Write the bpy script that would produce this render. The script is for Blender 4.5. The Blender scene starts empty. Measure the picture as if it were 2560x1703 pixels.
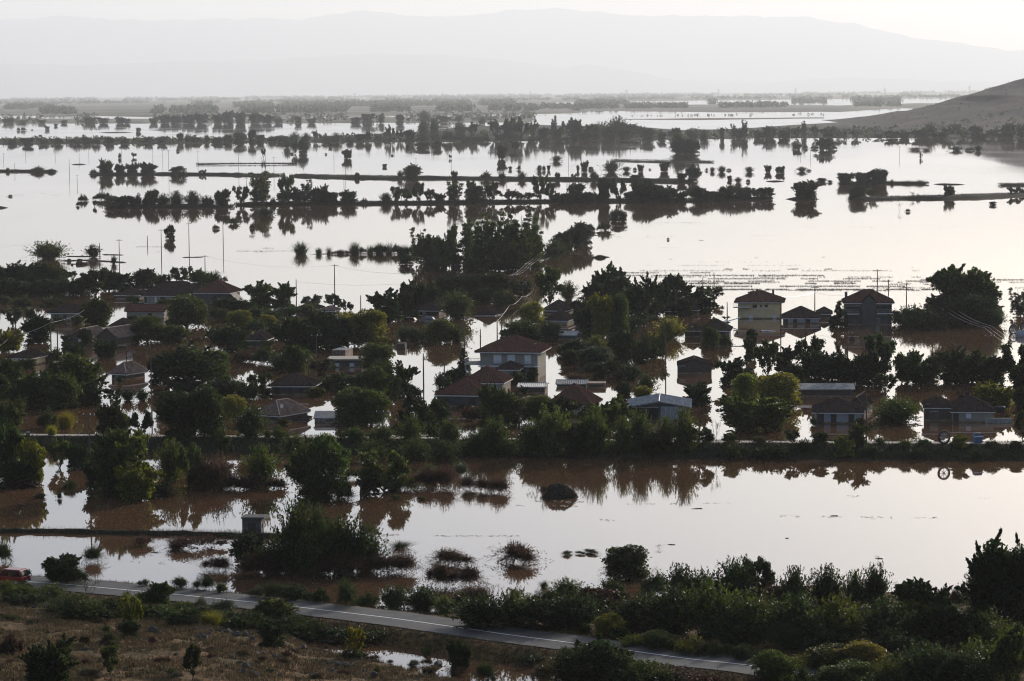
import bpy, math, random
import numpy as np
from mathutils import Matrix, Vector

# ------------------------------------------------------------------ camera
scene = bpy.context.scene
col = scene.collection
PW, PH = 2560.0, 1703.0
LENS = 100.0
F = LENS / 36.0 * PW
CAM_H = 55.0
PITCH = math.atan((851.5 - 228.0) / F)
ROLL = math.radians(0.42)
cam_data = bpy.data.cameras.new("camera")
cam_data.lens = LENS
cam_data.sensor_width = 36.0
cam_data.clip_start = 1.0
cam_data.clip_end = 150000.0
cam = bpy.data.objects.new("camera", cam_data)
col.objects.link(cam)
RM = Matrix.Rotation(math.pi / 2 - PITCH, 3, 'X') @ Matrix.Rotation(-ROLL, 3, 'Z')
cam.matrix_world = Matrix.Translation((0, 0, CAM_H)) @ RM.to_4x4()
scene.camera = cam

# ------------------------------------------------------------------ sky, sun, exposure
SUN_AZ = math.radians(33.0)      # to the right of the view direction
SUN_EL = math.radians(18.0)
world = bpy.data.worlds.new("World")
scene.world = world
world.use_nodes = True
wn = world.node_tree
wn.nodes.clear()
w_out = wn.nodes.new('ShaderNodeOutputWorld')
w_bg = wn.nodes.new('ShaderNodeBackground')
w_sky = wn.nodes.new('ShaderNodeTexSky')
w_sky.sky_type = 'NISHITA'
w_sky.sun_disc = False
w_sky.sun_elevation = SUN_EL
w_sky.sun_rotation = SUN_AZ
w_sky.altitude = 100.0
w_sky.air_density = 0.7
w_sky.dust_density = 2.0
w_sky.ozone_density = 1.0
w_bg.inputs['Strength'].default_value = 0.15
wn.links.new(w_sky.outputs['Color'], w_bg.inputs['Color'])
wn.links.new(w_bg.outputs['Background'], w_out.inputs['Surface'])

sun_data = bpy.data.lights.new("sun", 'SUN')
sun_data.energy = 3.6
sun_data.angle = math.radians(0.5)
sun_data.color = (1.0, 0.95, 0.89)
sun = bpy.data.objects.new("sun", sun_data)
col.objects.link(sun)
sdir = Vector((math.sin(SUN_AZ) * math.cos(SUN_EL), math.cos(SUN_AZ) * math.cos(SUN_EL), math.sin(SUN_EL)))
sun.rotation_euler = sdir.to_track_quat('Z', 'Y').to_euler()
sun.location = (200, 200, 300)

vs = scene.view_settings
vs.view_transform = 'Standard'
vs.look = 'None'
vs.exposure = 0.27
vs.gamma = 1.0
vs.use_curve_mapping = False
cy = scene.cycles
cy.max_bounces = 4
cy.diffuse_bounces = 1
cy.glossy_bounces = 2
cy.transmission_bounces = 3
cy.transparent_max_bounces = 4
cy.volume_bounces = 2
cy.use_denoising = True
cy.filter_width = 1.1
cy.sample_clamp_indirect = 4.0
cy.caustics_reflective = False
cy.caustics_refractive = False

# ------------------------------------------------------------------ helpers
def at(px, py, z=0.0):
    """the point at height z that shows at pixel (px, py) of the 2560 x 1703 photograph"""
    d = RM @ Vector(((px - PW / 2) / F, -(py - PH / 2) / F, -1.0))
    t = (z - CAM_H) / d.z
    return Vector((d.x * t, d.y * t, z))

def at_y(px, py, Y):
    d = RM @ Vector(((px - PW / 2) / F, -(py - PH / 2) / F, -1.0))
    t = Y / d.y
    return Vector((d.x * t, Y, CAM_H + d.z * t))

def scale_at(Y):
    return F / Y

def vnoise(x, y, seed=0):
    """smooth value noise on numpy arrays"""
    x = np.asarray(x, float); y = np.asarray(y, float)
    xi = np.floor(x).astype(np.int64); yi = np.floor(y).astype(np.int64)
    xf = x - xi; yf = y - yi
    def h(a, b):
        n = (a * 374761393 + b * 668265263 + seed * 974711) & 0x7fffffff
        n = ((n ^ (n >> 13)) * 1274126177) & 0x7fffffff
        return ((n ^ (n >> 16)) & 0xffff) / 65535.0
    u = xf * xf * (3 - 2 * xf); v = yf * yf * (3 - 2 * yf)
    return (h(xi, yi) * (1 - u) + h(xi + 1, yi) * u) * (1 - v) + (h(xi, yi + 1) * (1 - u) + h(xi + 1, yi + 1) * u) * v

def fbm(x, y, oct=4, seed=0):
    s = 0; a = 0.5
    for k in range(oct):
        s = s + a * vnoise(x * 2 ** k, y * 2 ** k, seed + k); a *= 0.5
    return s

def np_mesh(name, verts, faces, smooth=False):
    """mesh from a vertex array and an (n, k) face array (k = 3 or 4)"""
    verts = np.asarray(verts, dtype=np.float32).reshape(-1, 3)
    faces = np.asarray(faces, dtype=np.int32)
    n, k = faces.shape
    me = bpy.data.meshes.new(name)
    me.vertices.add(len(verts)); me.vertices.foreach_set('co', verts.ravel())
    me.loops.add(n * k); me.loops.foreach_set('vertex_index', faces.ravel())
    me.polygons.add(n)
    me.polygons.foreach_set('loop_start', np.arange(0, n * k, k, dtype=np.int32))
    me.polygons.foreach_set('loop_total', np.full(n, k, dtype=np.int32))
    if smooth:
        me.polygons.foreach_set('use_smooth', np.ones(n, dtype=bool))
    me.update(calc_edges=True)
    return me

def link(name, me, mat=None, parent=None):
    o = bpy.data.objects.new(name, me)
    col.objects.link(o)
    if mat is not None and me is not None and len(me.materials) == 0:
        me.materials.append(mat)
    if parent is not None:
        o.parent = parent
    return o

def tag(o, label, cat, group=None):
    o['label'] = label; o['category'] = cat
    if group: o['group'] = group
    return o

def structure(o):
    o['kind'] = 'structure'; return o

def stuff(o):
    o['kind'] = 'stuff'; return o

def empty(name, loc, rz=0.0):
    e = bpy.data.objects.new(name, None)
    col.objects.link(e)
    e.empty_display_size = 0.5
    e.location = loc; e.rotation_euler = (0, 0, rz)
    return e

class MB:
    """collects boxes, polygons and tubes into one mesh"""
    def __init__(s): s.v = []; s.f = []
    def poly(s, pts):
        b = len(s.v); s.v += [tuple(p) for p in pts]; s.f.append(tuple(range(b, b + len(pts)))); return s
    def box(s, x0, x1, y0, y1, z0, z1):
        b = len(s.v)
        s.v += [(x0, y0, z0), (x1, y0, z0), (x1, y1, z0), (x0, y1, z0), (x0, y0, z1), (x1, y0, z1), (x1, y1, z1), (x0, y1, z1)]
        for q in ((0, 3, 2, 1), (4, 5, 6, 7), (0, 1, 5, 4), (1, 2, 6, 5), (2, 3, 7, 6), (3, 0, 4, 7)):
            s.f.append(tuple(b + i for i in q))
        return s
    def prism(s, poly, y0, y1):
        """polygon in x,z swept from y0 to y1"""
        n = len(poly); b = len(s.v)
        s.v += [(p[0], y0, p[1]) for p in poly] + [(p[0], y1, p[1]) for p in poly]
        s.f.append(tuple(b + i for i in range(n))); s.f.append(tuple(b + n + i for i in reversed(range(n))))
        for i in range(n):
            j = (i + 1) % n; s.f.append((b + i, b + n + i, b + n + j, b + j))
        return s
    def tube(s, pts, rad, n=6):
        pts = [Vector(p) for p in pts]
        rad = rad if hasattr(rad, '__len__') else [rad] * len(pts)
        b = len(s.v)
        for i, p in enumerate(pts):
            t = (pts[min(i + 1, len(pts) - 1)] - pts[max(i - 1, 0)])
            t = t.normalized() if t.length > 1e-9 else Vector((0, 0, 1))
            u = t.cross(Vector((0, 1, 0.01)))
            if u.length < 1e-3: u = t.cross(Vector((1, 0, 0)))
            u.normalize(); w = t.cross(u)
            for k in range(n):
                a = 2 * math.pi * k / n
                s.v.append(tuple(p + (u * math.cos(a) + w * math.sin(a)) * rad[i]))
        for i in range(len(pts) - 1):
            for k in range(n):
                k2 = (k + 1) % n
                s.f.append((b + i * n + k, b + i * n + k2, b + (i + 1) * n + k2, b + (i + 1) * n + k))
        s.f.append(tuple(b + k for k in reversed(range(n))))
        s.f.append(tuple(b + (len(pts) - 1) * n + k for k in range(n)))
        return s
    def lathe(s, prof, c, n=16, axis='z', cap=True):
        """profile of (radius, height) turned about an axis through c"""
        b = len(s.v)
        for r, h in prof:
            for k in range(n):
                a = 2 * math.pi * k / n; x, y = r * math.cos(a), r * math.sin(a)
                if axis == 'z': s.v.append((c[0] + x, c[1] + y, c[2] + h))
                elif axis == 'y': s.v.append((c[0] + x, c[1] + h, c[2] + y))
                else: s.v.append((c[0] + h, c[1] + x, c[2] + y))
        for i in range(len(prof) - 1):
            for k in range(n):
                k2 = (k + 1) % n
                s.f.append((b + i * n + k, b + i * n + k2, b + (i + 1) * n + k2, b + (i + 1) * n + k))
        if cap:
            s.f.append(tuple(b + k for k in range(n))); s.f.append(tuple(b + (len(prof) - 1) * n + k for k in range(n)))
        return s
    def mesh(s, name, smooth=False):
        me = bpy.data.meshes.new(name); me.from_pydata(s.v, [], s.f)
        if smooth:
            me.polygons.foreach_set('use_smooth', [True] * len(me.polygons))
        me.update(); return me
    def build(s, name, mat, parent=None, smooth=False):
        return link(name, s.mesh(name, smooth), mat, parent)

# ------------------------------------------------------------------ materials
def new_mat(name):
    m = bpy.data.materials.new(name); m.use_nodes = True
    nt = m.node_tree; nt.nodes.clear()
    out = nt.nodes.new('ShaderNodeOutputMaterial')
    return m, nt, out

def N(nt, t, **kw):
    n = nt.nodes.new(t)
    for k, v in kw.items():
        if k in n.inputs: n.inputs[k].default_value = v
        else: setattr(n, k, v)
    return n

def surf_mat(name, colr, rough=0.8, var=0.25, scale=3.0, spec=0.3, bump=0.0, stretch=(1, 1, 1), metallic=0.0, col2=None):
    """matt surface with procedural mottling"""
    m, nt, out = new_mat(name)
    b = N(nt, 'ShaderNodeBsdfPrincipled', Roughness=rough, Metallic=metallic)
    b.inputs['Specular IOR Level'].default_value = spec
    tc = N(nt, 'ShaderNodeTexCoord'); mp = N(nt, 'ShaderNodeMapping'); mp.inputs['Scale'].default_value = stretch
    nz = N(nt, 'ShaderNodeTexNoise', Scale=scale, Detail=5.0, Roughness=0.6)
    nt.links.new(tc.outputs['Object'], mp.inputs['Vector']); nt.links.new(mp.outputs['Vector'], nz.inputs['Vector'])
    rp = N(nt, 'ShaderNodeValToRGB')
    c2 = col2 or tuple(max(0.0, c * (1 - var)) for c in colr)
    c1 = colr if col2 else tuple(min(1, c * (1 + var)) for c in colr)
    rp.color_ramp.elements[0].position = 0.33; rp.color_ramp.elements[0].color = (*c2, 1)
    rp.color_ramp.elements[1].position = 0.67; rp.color_ramp.elements[1].color = (*c1, 1)
    nt.links.new(nz.outputs['Fac'], rp.inputs['Fac']); nt.links.new(rp.outputs['Color'], b.inputs['Base Color'])
    if bump:
        bp = N(nt, 'ShaderNodeBump', Strength=bump, Distance=0.1)
        nt.links.new(nz.outputs['Fac'], bp.inputs['Height']); nt.links.new(bp.outputs['Normal'], b.inputs['Normal'])
    nt.links.new(b.outputs['BSDF'], out.inputs['Surface'])
    return m

def leaf_material():
    m, nt, out = new_mat('foliage')
    oi = N(nt, 'ShaderNodeObjectInfo'); ge = N(nt, 'ShaderNodeNewGeometry')
    hs = N(nt, 'ShaderNodeHueSaturation')
    mr = N(nt, 'ShaderNodeMapRange'); mr.inputs['To Min'].default_value = 0.45; mr.inputs['To Max'].default_value = 1.55
    mh = N(nt, 'ShaderNodeMapRange'); mh.inputs['To Min'].default_value = 0.48; mh.inputs['To Max'].default_value = 0.52
    nt.links.new(ge.outputs['Random Per Island'], mr.inputs['Value']); nt.links.new(oi.outputs['Random'], mh.inputs['Value'])
    nt.links.new(mr.outputs['Result'], hs.inputs['Value']); nt.links.new(mh.outputs['Result'], hs.inputs['Hue'])
    nt.links.new(oi.outputs['Color'], hs.inputs['Color'])
    b = N(nt, 'ShaderNodeBsdfPrincipled', Roughness=0.5); b.inputs['Specular IOR Level'].default_value = 0.14
    tr = N(nt, 'ShaderNodeBsdfTranslucent'); mx = N(nt, 'ShaderNodeMixShader', Fac=0.45)
    gm = N(nt, 'ShaderNodeHueSaturation', Hue=0.485, Saturation=1.15, Value=2.3)
    nt.links.new(hs.outputs['Color'], b.inputs['Base Color']); nt.links.new(hs.outputs['Color'], gm.inputs['Color'])
    nt.links.new(gm.outputs['Color'], tr.inputs['Color'])
    nt.links.new(b.outputs['BSDF'], mx.inputs[1]); nt.links.new(tr.outputs['BSDF'], mx.inputs[2])
    nt.links.new(mx.outputs['Shader'], out.inputs['Surface'])
    return m

def water_material():
    m, nt, out = new_mat('muddy_water')
    b = N(nt, 'ShaderNodeBsdfPrincipled', Roughness=0.03, IOR=1.6)
    geo = N(nt, 'ShaderNodeNewGeometry')
    mp = N(nt, 'ShaderNodeMapping'); mp.inputs['Scale'].default_value = (0.02, 0.008, 0.02)
    nz = N(nt, 'ShaderNodeTexNoise', Scale=1.0, Detail=4.0)
    rp = N(nt, 'ShaderNodeValToRGB')
    rp.color_ramp.elements[0].color = (0.085, 0.045, 0.023, 1); rp.color_ramp.elements[0].position = 0.3
    rp.color_ramp.elements[1].color = (0.115, 0.062, 0.032, 1); rp.color_ramp.elements[1].position = 0.7
    nt.links.new(geo.outputs['Position'], mp.inputs['Vector']); nt.links.new(mp.outputs['Vector'], nz.inputs['Vector'])
    nt.links.new(nz.outputs['Fac'], rp.inputs['Fac']); nt.links.new(rp.outputs['Color'], b.inputs['Base Color'])
    # faint breeze: patches where the surface is very slightly ruffled
    mp2 = N(nt, 'ShaderNodeMapping'); mp2.inputs['Scale'].default_value = (0.16, 0.4, 1.0)
    n2 = N(nt, 'ShaderNodeTexNoise', Scale=1.0, Detail=3.0)
    nt.links.new(geo.outputs['Position'], mp2.inputs['Vector']); nt.links.new(mp2.outputs['Vector'], n2.inputs['Vector'])
    bp = N(nt, 'ShaderNodeBump', Strength=0.05, Distance=0.05)
    nt.links.new(n2.outputs['Fac'], bp.inputs['Height']); nt.links.new(bp.outputs['Normal'], b.inputs['Normal'])
    mp3 = N(nt, 'ShaderNodeMapping'); mp3.inputs['Scale'].default_value = (0.012, 0.004, 1.0)
    n3 = N(nt, 'ShaderNodeTexNoise', Scale=1.0, Detail=2.0)
    mr = N(nt, 'ShaderNodeMapRange'); mr.inputs['From Min'].default_value = 0.4; mr.inputs['From Max'].default_value = 0.7
    mr.inputs['To Min'].default_value = 0.02; mr.inputs['To Max'].default_value = 0.06
    nt.links.new(geo.outputs['Position'], mp3.inputs['Vector']); nt.links.new(mp3.outputs['Vector'], n3.inputs['Vector'])
    nt.links.new(n3.outputs['Fac'], mr.inputs['Value']); nt.links.new(mr.outputs['Result'], b.inputs['Roughness'])
    nt.links.new(b.outputs['BSDF'], out.inputs['Surface'])
    return m

M = {}
M['leaf'] = leaf_material()
M['water'] = water_material()
M['bark'] = surf_mat('bark', (0.06, 0.045, 0.035), 0.9, 0.4, 6.0, 0.1)
M['earth'] = surf_mat('earth', (0.075, 0.06, 0.036), 0.95, 0.4, 0.3, 0.1)
M['bank'] = surf_mat('grassy_bank', (0.022, 0.023, 0.012), 0.95, 0.35, 0.7, 0.1, 0.4)
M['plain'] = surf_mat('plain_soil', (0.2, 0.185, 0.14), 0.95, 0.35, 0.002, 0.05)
M['hill'] = surf_mat('dry_hill', (0.085, 0.06, 0.045), 0.95, 0.25, 0.012, 0.05, col2=(0.03, 0.029, 0.025))
M['mountain'] = surf_mat('mountain_slope', (0.08, 0.085, 0.07), 0.95, 0.3, 0.0005, 0.05)
M['path'] = surf_mat('gravel_path', (0.36, 0.31, 0.25), 0.95, 0.2, 1.5, 0.15)
M['asphalt'] = surf_mat('asphalt', (0.075, 0.068, 0.06), 0.7, 0.3, 0.55, 0.3, stretch=(1, 1, 1), col2=(0.045, 0.041, 0.037))
M['paint'] = surf_mat('road_paint', (0.75, 0.74, 0.7), 0.6, 0.15, 2.0, 0.4)
M['concrete'] = surf_mat('concrete', (0.26, 0.25, 0.23), 0.9, 0.3, 1.2, 0.2)
M['old_concrete'] = surf_mat('shade_toned_concrete', (0.09, 0.085, 0.08), 0.9, 0.4, 1.6, 0.2)  # darker copy of the concrete; the hut's backlit shade is in its colour
M['drift'] = surf_mat('drift_mat', (0.03, 0.024, 0.018), 0.95, 0.5, 2.5, 0.1)
M['wood'] = surf_mat('pole_wood', (0.09, 0.07, 0.055), 0.85, 0.3, 5.0, 0.2)
M['metal'] = surf_mat('galvanised_metal', (0.3, 0.3, 0.3), 0.45, 0.15, 4.0, 0.5, metallic=0.7)
M['wire'] = surf_mat('bare_aluminium_wire', (0.55, 0.55, 0.55), 0.3, 0.05, 4.0, 0.8, metallic=0.85)
M['rubber'] = surf_mat('rubber', (0.02, 0.02, 0.02), 0.7, 0.2, 4.0, 0.3)
M['glass'] = surf_mat('window_glass', (0.012, 0.013, 0.015), 0.08, 0.1, 2.0, 0.6)
M['rock'] = surf_mat('dark_rock', (0.075, 0.07, 0.065), 0.9, 0.45, 1.5, 0.2, 0.6)
M['tin'] = surf_mat('weathered_tin', (0.3, 0.29, 0.28), 0.5, 0.3, 0.9, 0.4, metallic=0.3, stretch=(3, .4, 1))
M['rust'] = surf_mat('rusty_tin', (0.17, 0.11, 0.08), 0.7, 0.45, 1.1, 0.3)
M['tile'] = surf_mat('terracotta_tiles', (0.11, 0.052, 0.036), 0.9, 0.4, 2.2, 0.04)
M['tile_dark'] = surf_mat('old_terracotta_tiles', (0.055, 0.036, 0.028), 0.9, 0.45, 2.2, 0.04)
M['fascia'] = surf_mat('painted_fascia', (0.55, 0.53, 0.5), 0.7, 0.12, 2.0, 0.3)
M['cream'] = surf_mat('cream_render', (0.58, 0.45, 0.26), 0.9, 0.12, 0.8, 0.06)
M['white'] = surf_mat('white_render', (0.26, 0.235, 0.195), 0.9, 0.14, 0.8, 0.06)
M['paleblue'] = surf_mat('pale_render', (0.29, 0.3, 0.32), 0.9, 0.12, 0.8, 0.06)
M['grey'] = surf_mat('grey_render', (0.08, 0.076, 0.074), 0.9, 0.2, 0.8, 0.06)
M['brick'] = surf_mat('brick_wall', (0.085, 0.06, 0.048), 0.9, 0.3, 1.8, 0.2)
M['shutter'] = surf_mat('painted_shutter', (0.62, 0.62, 0.62), 0.6, 0.08, 3.0, 0.3)
M['dark_wood'] = surf_mat('dark_joinery', (0.05, 0.035, 0.028), 0.7, 0.3, 3.0, 0.3)
M['red'] = surf_mat('red_car_paint', (0.22, 0.012, 0.01), 0.25, 0.05, 3.0, 0.6)
M['blue'] = surf_mat('blue_plastic', (0.06, 0.1, 0.2), 0.5, 0.2, 3.0, 0.4)
M['grass'] = surf_mat('dry_grass_blades', (0.3, 0.19, 0.085), 0.8, 0.35, 0.35, 0.15, col2=(0.09, 0.07, 0.025))
M['verge'] = surf_mat('verge_grass_blades', (0.05, 0.05, 0.017), 0.8, 0.35, 0.4, 0.1, col2=(0.018, 0.024, 0.008))
M['scum'] = surf_mat('straw_scum', (0.3, 0.26, 0.2), 0.6, 0.3, 0.8, 0.4)
M['stalk'] = surf_mat('dead_stalks', (0.1, 0.07, 0.045), 0.9, 0.3, 0.4, 0.1)
M['lamp_red'] = surf_mat('tail_lamp_red', (0.3, 0.01, 0.01), 0.3, 0.05, 3.0, 0.5)
# ------------------------------------------------------------------ flood water, haze, mountains
def grid_mesh(name, X, Y, Z, keep=None, smooth=True):
    ny, nx = X.shape
    v = np.stack([X, Y, Z], -1).reshape(-1, 3)
    i = np.arange(ny * nx).reshape(ny, nx)
    f = np.stack([i[:-1, :-1], i[:-1, 1:], i[1:, 1:], i[1:, :-1]], -1).reshape(-1, 4)
    if keep is not None:
        f = f[keep(v[f].mean(1), v[f])]
    return np_mesh(name, v, f, smooth)

BX = 40000.0
water = link('flood_water', MB().poly([(-BX + 200, -2500, 0), (BX - 200, -2500, 0), (BX - 200, 106000, 0), (-BX + 200, 106000, 0)]).mesh('flood_water'), M['water'])
structure(water)

hz_m, nt, out = new_mat('haze')
pv = N(nt, 'ShaderNodeVolumePrincipled')
pv.inputs['Color'].default_value = (0.945, 0.968, 0.985, 1)
pv.inputs['Density'].default_value = 3.3e-5
pv.inputs['Anisotropy'].default_value = 0.26
nt.links.new(pv.outputs['Volume'], out.inputs['Volume'])
haze = MB().box(-BX, BX, -3000, 108000, -9.0, 3500).build('haze', hz_m)
stuff(haze); tag(haze, 'pale blue summer haze filling the air over the flooded plain', 'haze')

def mountain_range(name, Y, prof, depth, seed, rough=0.06):
    P = [at_y(px * 1.0861, py * 1.0861, Y) for px, py in prof]
    xs = np.array([p.x for p in P]); zs = np.array([p.z for p in P])
    gx = np.linspace(xs[0], xs[-1], 420); t = np.linspace(-1, 1, 31)
    X, T = np.meshgrid(gx, t)
    rid = np.interp(gx, xs, zs)[None, :]
    nz = fbm(X / 900.0, T * 5 + 7, 5, seed) - 0.5
    fall = np.clip(1 - np.abs(T), 0, 1) ** 0.8
    Z = np.maximum(rid * (fall + nz * 0.5 * fall * np.abs(T)) + rid.max() * rough * (fbm(X / 500.0, T * 0 + 3, 4, seed + 9) - 0.5) * fall, -5) - 4 * (fall <= 0)
    Yg = Y + T * depth + 400 * (fbm(X / 2500.0, T * 2, 3, seed + 4) - 0.5)
    structure(link(name, grid_mesh(name, X, Yg, Z), M['mountain']))

mountain_range('far_mountains', 95000, [(-800, 60), (-300, 50), (0, 46), (150, 38), (350, 48), (550, 42), (700, 44), (830, 23), (1000, 41), (1150, 26), (1280, 19), (1450, 35), (1650, 36), (1850, 39), (1960, 52), (2080, 82), (2200, 100), (2357, 118), (2700, 150), (3100, 170)], 8000, 11)
mountain_range('middle_mountains', 75000, [(-800, 150), (-300, 140), (0, 146), (200, 150), (400, 142), (600, 138), (850, 124), (1000, 126), (1150, 137), (1300, 158), (1345, 146), (1450, 163), (1550, 183), (1700, 190), (1780, 188), (1950, 178), (2080, 183), (2200, 186), (2357, 192), (2800, 196), (3100, 190)], 6500, 23)

# the dry hill at the right edge, standing on the plain about 4 km away
gx = np.concatenate([np.linspace(300, 760, 140), np.linspace(765, 2200, 70)]); gy = np.linspace(3300, 5200, 120)
X, Y = np.meshgrid(gx, gy)
hp = [at_y(px, py, 4300.0) for px, py in ((2170, 314), (2215, 298), (2270, 282), (2335, 264), (2400, 246), (2450, 226), (2500, 210), (2560, 194), (2640, 176), (2800, 150), (3100, 140), (3600, 170), (4400, 240))]
def hill_z(X, Y):
    crest = np.interp(X, [p.x for p in hp], [max(p.z, 0) for p in hp], left=-2)
    toe = np.clip((Y - 3450 - 150 * (fbm(X / 300., Y * 0, 2, 3) - .5)) / 850.0, 0, 1)
    back = np.clip((5100 - Y) / 800.0, 0, 1)
    gul = 1 - .22 * np.abs(2 * fbm(X / 55. + Y / 400., Y / 700., 3, 17) - 1)
    return crest * (toe ** 0.85) * back ** 0.7 * gul + 6.0 * (fbm(X / 45., Y / 120., 5, 5) - .5) * np.clip(crest / 25, 0, 1) - 0.6
Z = hill_z(X, Y)
hill = structure(link('dry_hill', grid_mesh('dry_hill', X, Y, Z, keep=lambda c, q: q[:, :, 2].max(1) > -0.55), M['hill']))

# ------------------------------------------------------------------ the far plain: strips of land between the sheets of water
def land_strip(name, top, bot, z=0.25, mat=None, n=120, rag=1.2, seed=0, x0=-60, x1=2620):
    """land between two pixel lines (lists of x, y), lying on the plain"""
    xs = np.linspace(x0, x1, n)
    yt = np.interp(xs, [p[0] for p in top], [p[1] for p in top]) + rag * (fbm(xs / 60., xs * 0, 3, seed) - .5)
    yb = np.interp(xs, [p[0] for p in bot], [p[1] for p in bot]) + rag * (fbm(xs / 50., xs * 0 + 9, 3, seed + 5) - .5)
    yb = np.maximum(yb, yt + 0.25)
    mb = []
    for y, zz in ((yb, -0.3), (yb - 0.05, z), (yt + 0.05, z), (yt, -0.3)):
        mb.append([at(a, b, 0)[:2] + (zz,) if False else (*at(a, b, 0).xy, zz) for a, b in zip(xs, y)])
    v = np.array(mb).reshape(-1, 3); i = np.arange(4 * n).reshape(4, n)
    f = np.stack([i[:-1, :-1], i[:-1, 1:], i[1:, 1:], i[1:, :-1]], -1).reshape(-1, 4)
    return structure(link(name, np_mesh(name, v, f), mat or M['plain']))

def hy(x, d):   # d pixels under the tilted horizon
    return 237.4 - 0.00736 * x + d
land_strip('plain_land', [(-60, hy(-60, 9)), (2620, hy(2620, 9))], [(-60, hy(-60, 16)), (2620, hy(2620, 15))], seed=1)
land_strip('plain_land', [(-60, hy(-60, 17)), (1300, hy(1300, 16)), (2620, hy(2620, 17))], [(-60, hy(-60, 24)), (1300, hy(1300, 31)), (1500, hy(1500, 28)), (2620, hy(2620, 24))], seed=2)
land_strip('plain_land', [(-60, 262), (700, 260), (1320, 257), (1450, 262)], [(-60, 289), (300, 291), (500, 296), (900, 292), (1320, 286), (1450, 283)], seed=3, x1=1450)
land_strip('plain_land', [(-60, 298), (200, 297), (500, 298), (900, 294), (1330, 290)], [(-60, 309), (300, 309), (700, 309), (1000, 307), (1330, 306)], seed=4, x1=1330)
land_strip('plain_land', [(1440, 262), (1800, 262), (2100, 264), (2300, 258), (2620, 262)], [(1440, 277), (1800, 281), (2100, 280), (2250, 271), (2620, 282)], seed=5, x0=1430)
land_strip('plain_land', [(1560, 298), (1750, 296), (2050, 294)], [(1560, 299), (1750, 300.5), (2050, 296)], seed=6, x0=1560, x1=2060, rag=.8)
# the strip of land with orchards, scrub and a few houses in the middle distance
land_strip('orchard_land', [(-60, 348), (300, 347), (700, 346), (1050, 330), (1150, 318), (1300, 312), (1600, 318), (1700, 326), (1850, 322), (2000, 312), (2200, 300), (2620, 300)],
           [(-60, 362), (300, 361), (640, 357), (1000, 356), (1280, 354), (1560, 351), (1900, 346), (2200, 345), (2620, 345)], seed=7, rag=2.0, mat=M['bank'])

# ------------------------------------------------------------------ causeways and banks standing out of the flood
def ridge(name, pts, width, height, mat, seed=0, step=None, prof=None, world=False, bumps=0.5, ground=True):
    """a bank swept along a line of pixels (at water level)"""
    P = [Vector(p) for p in pts] if world else [at(a, b, 0) for a, b in pts]
    L = [0]
    for a, b in zip(P, P[1:]): L.append(L[-1] + (b - a).length)
    n = max(8, int(L[-1] / (step or max(2.0, L[-1] / 160))))
    t = np.linspace(0, L[-1], n)
    cx = np.interp(t, L, [p.x for p in P]); cyy = np.interp(t, L, [p.y for p in P])
    prof = prof or [(-.5, -.35), (-.36, .35), (-.22, .85), (0, 1), (.22, .85), (.36, .35), (.5, -.35)]
    dx = np.gradient(cx); dy = np.gradient(cyy); l = np.hypot(dx, dy); nx, ny = -dy / l, dx / l
    V = []
    endt = np.clip(np.minimum(t, L[-1] - t) / (width * 0.6), 0.03, 1) ** .6
    for k, (o, h) in enumerate(prof):
        jit = fbm(t / width * 1.7, t * 0 + k * 3.1, 3, seed)
        ww = width * (0.8 + 0.4 * fbm(t / width / 3, t * 0, 2, seed + 40)) * (0.3 + 0.7 * endt)
        hh = np.where(h > 0, h * height * (1 - bumps + 2 * bumps * jit) * endt, h)
        V.append(np.stack([cx + nx * o * ww, cyy + ny * o * ww, hh + 0 * t], -1))
    v = np.array(V); i = np.arange(len(prof) * n).reshape(len(prof), n)
    f = np.stack([i[:-1, :-1], i[1:, :-1], i[1:, 1:], i[:-1, 1:]], -1).reshape(-1, 4)
    return structure(link(name, np_mesh(name, v.reshape(-1, 3), f, True), mat))

for k, (pts, w, h) in enumerate([
        ([(-40, 429), (60, 429), (142, 430)], 14, 1.5),
        ([(225, 436), (330, 437), (395, 436), (560, 437), (640, 440), (705, 439)], 14, 1.6),
        ([(735, 440), (840, 444), (1000, 447), (1050, 446), (1340, 449), (1500, 450), (1640, 453), (1728, 455)], 16, 1.7),
        ([(490, 412), (560, 410), (690, 409), (742, 411)], 7, 0.5),
        ([(1535, 402), (1600, 405), (1700, 406), (1785, 406)], 12, 0.9),
        ([(262, 517), (420, 517), (585, 518)], 10, 1.3),
        ([(585, 513), (700, 511), (900, 510), (960, 509), (1120, 508), (1340, 505), (1500, 504), (1660, 504), (1760, 503), (1860, 500), (1930, 497)], 11, 1.3),
        ([(1968, 498), (2000, 499), (2046, 498)], 12, 1.3),
        ([(2120, 500), (2260, 497), (2340, 497), (2440, 494), (2610, 486)], 12, 1.4),
        ([(2095, 460), (2215, 459), (2322, 460)], 12, 1.3),
        ([(2335, 461), (2410, 462)], 9, 0.7),
        ([(2497, 464), (2620, 463)], 14, 1.2),
        ([(1915, 454), (1960, 454)], 10, 0.9),
        ([(-30, 520), (18, 520)], 12, 1.4),
        ([(250, 332), (330, 331)], 40, 1.3), ([(385, 326), (440, 324)], 30, .9), ([(180, 412), (214, 411)], 9, .8)]):
    ridge('embankment', pts, w, h, M['bank'], seed=50 + k)

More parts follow.
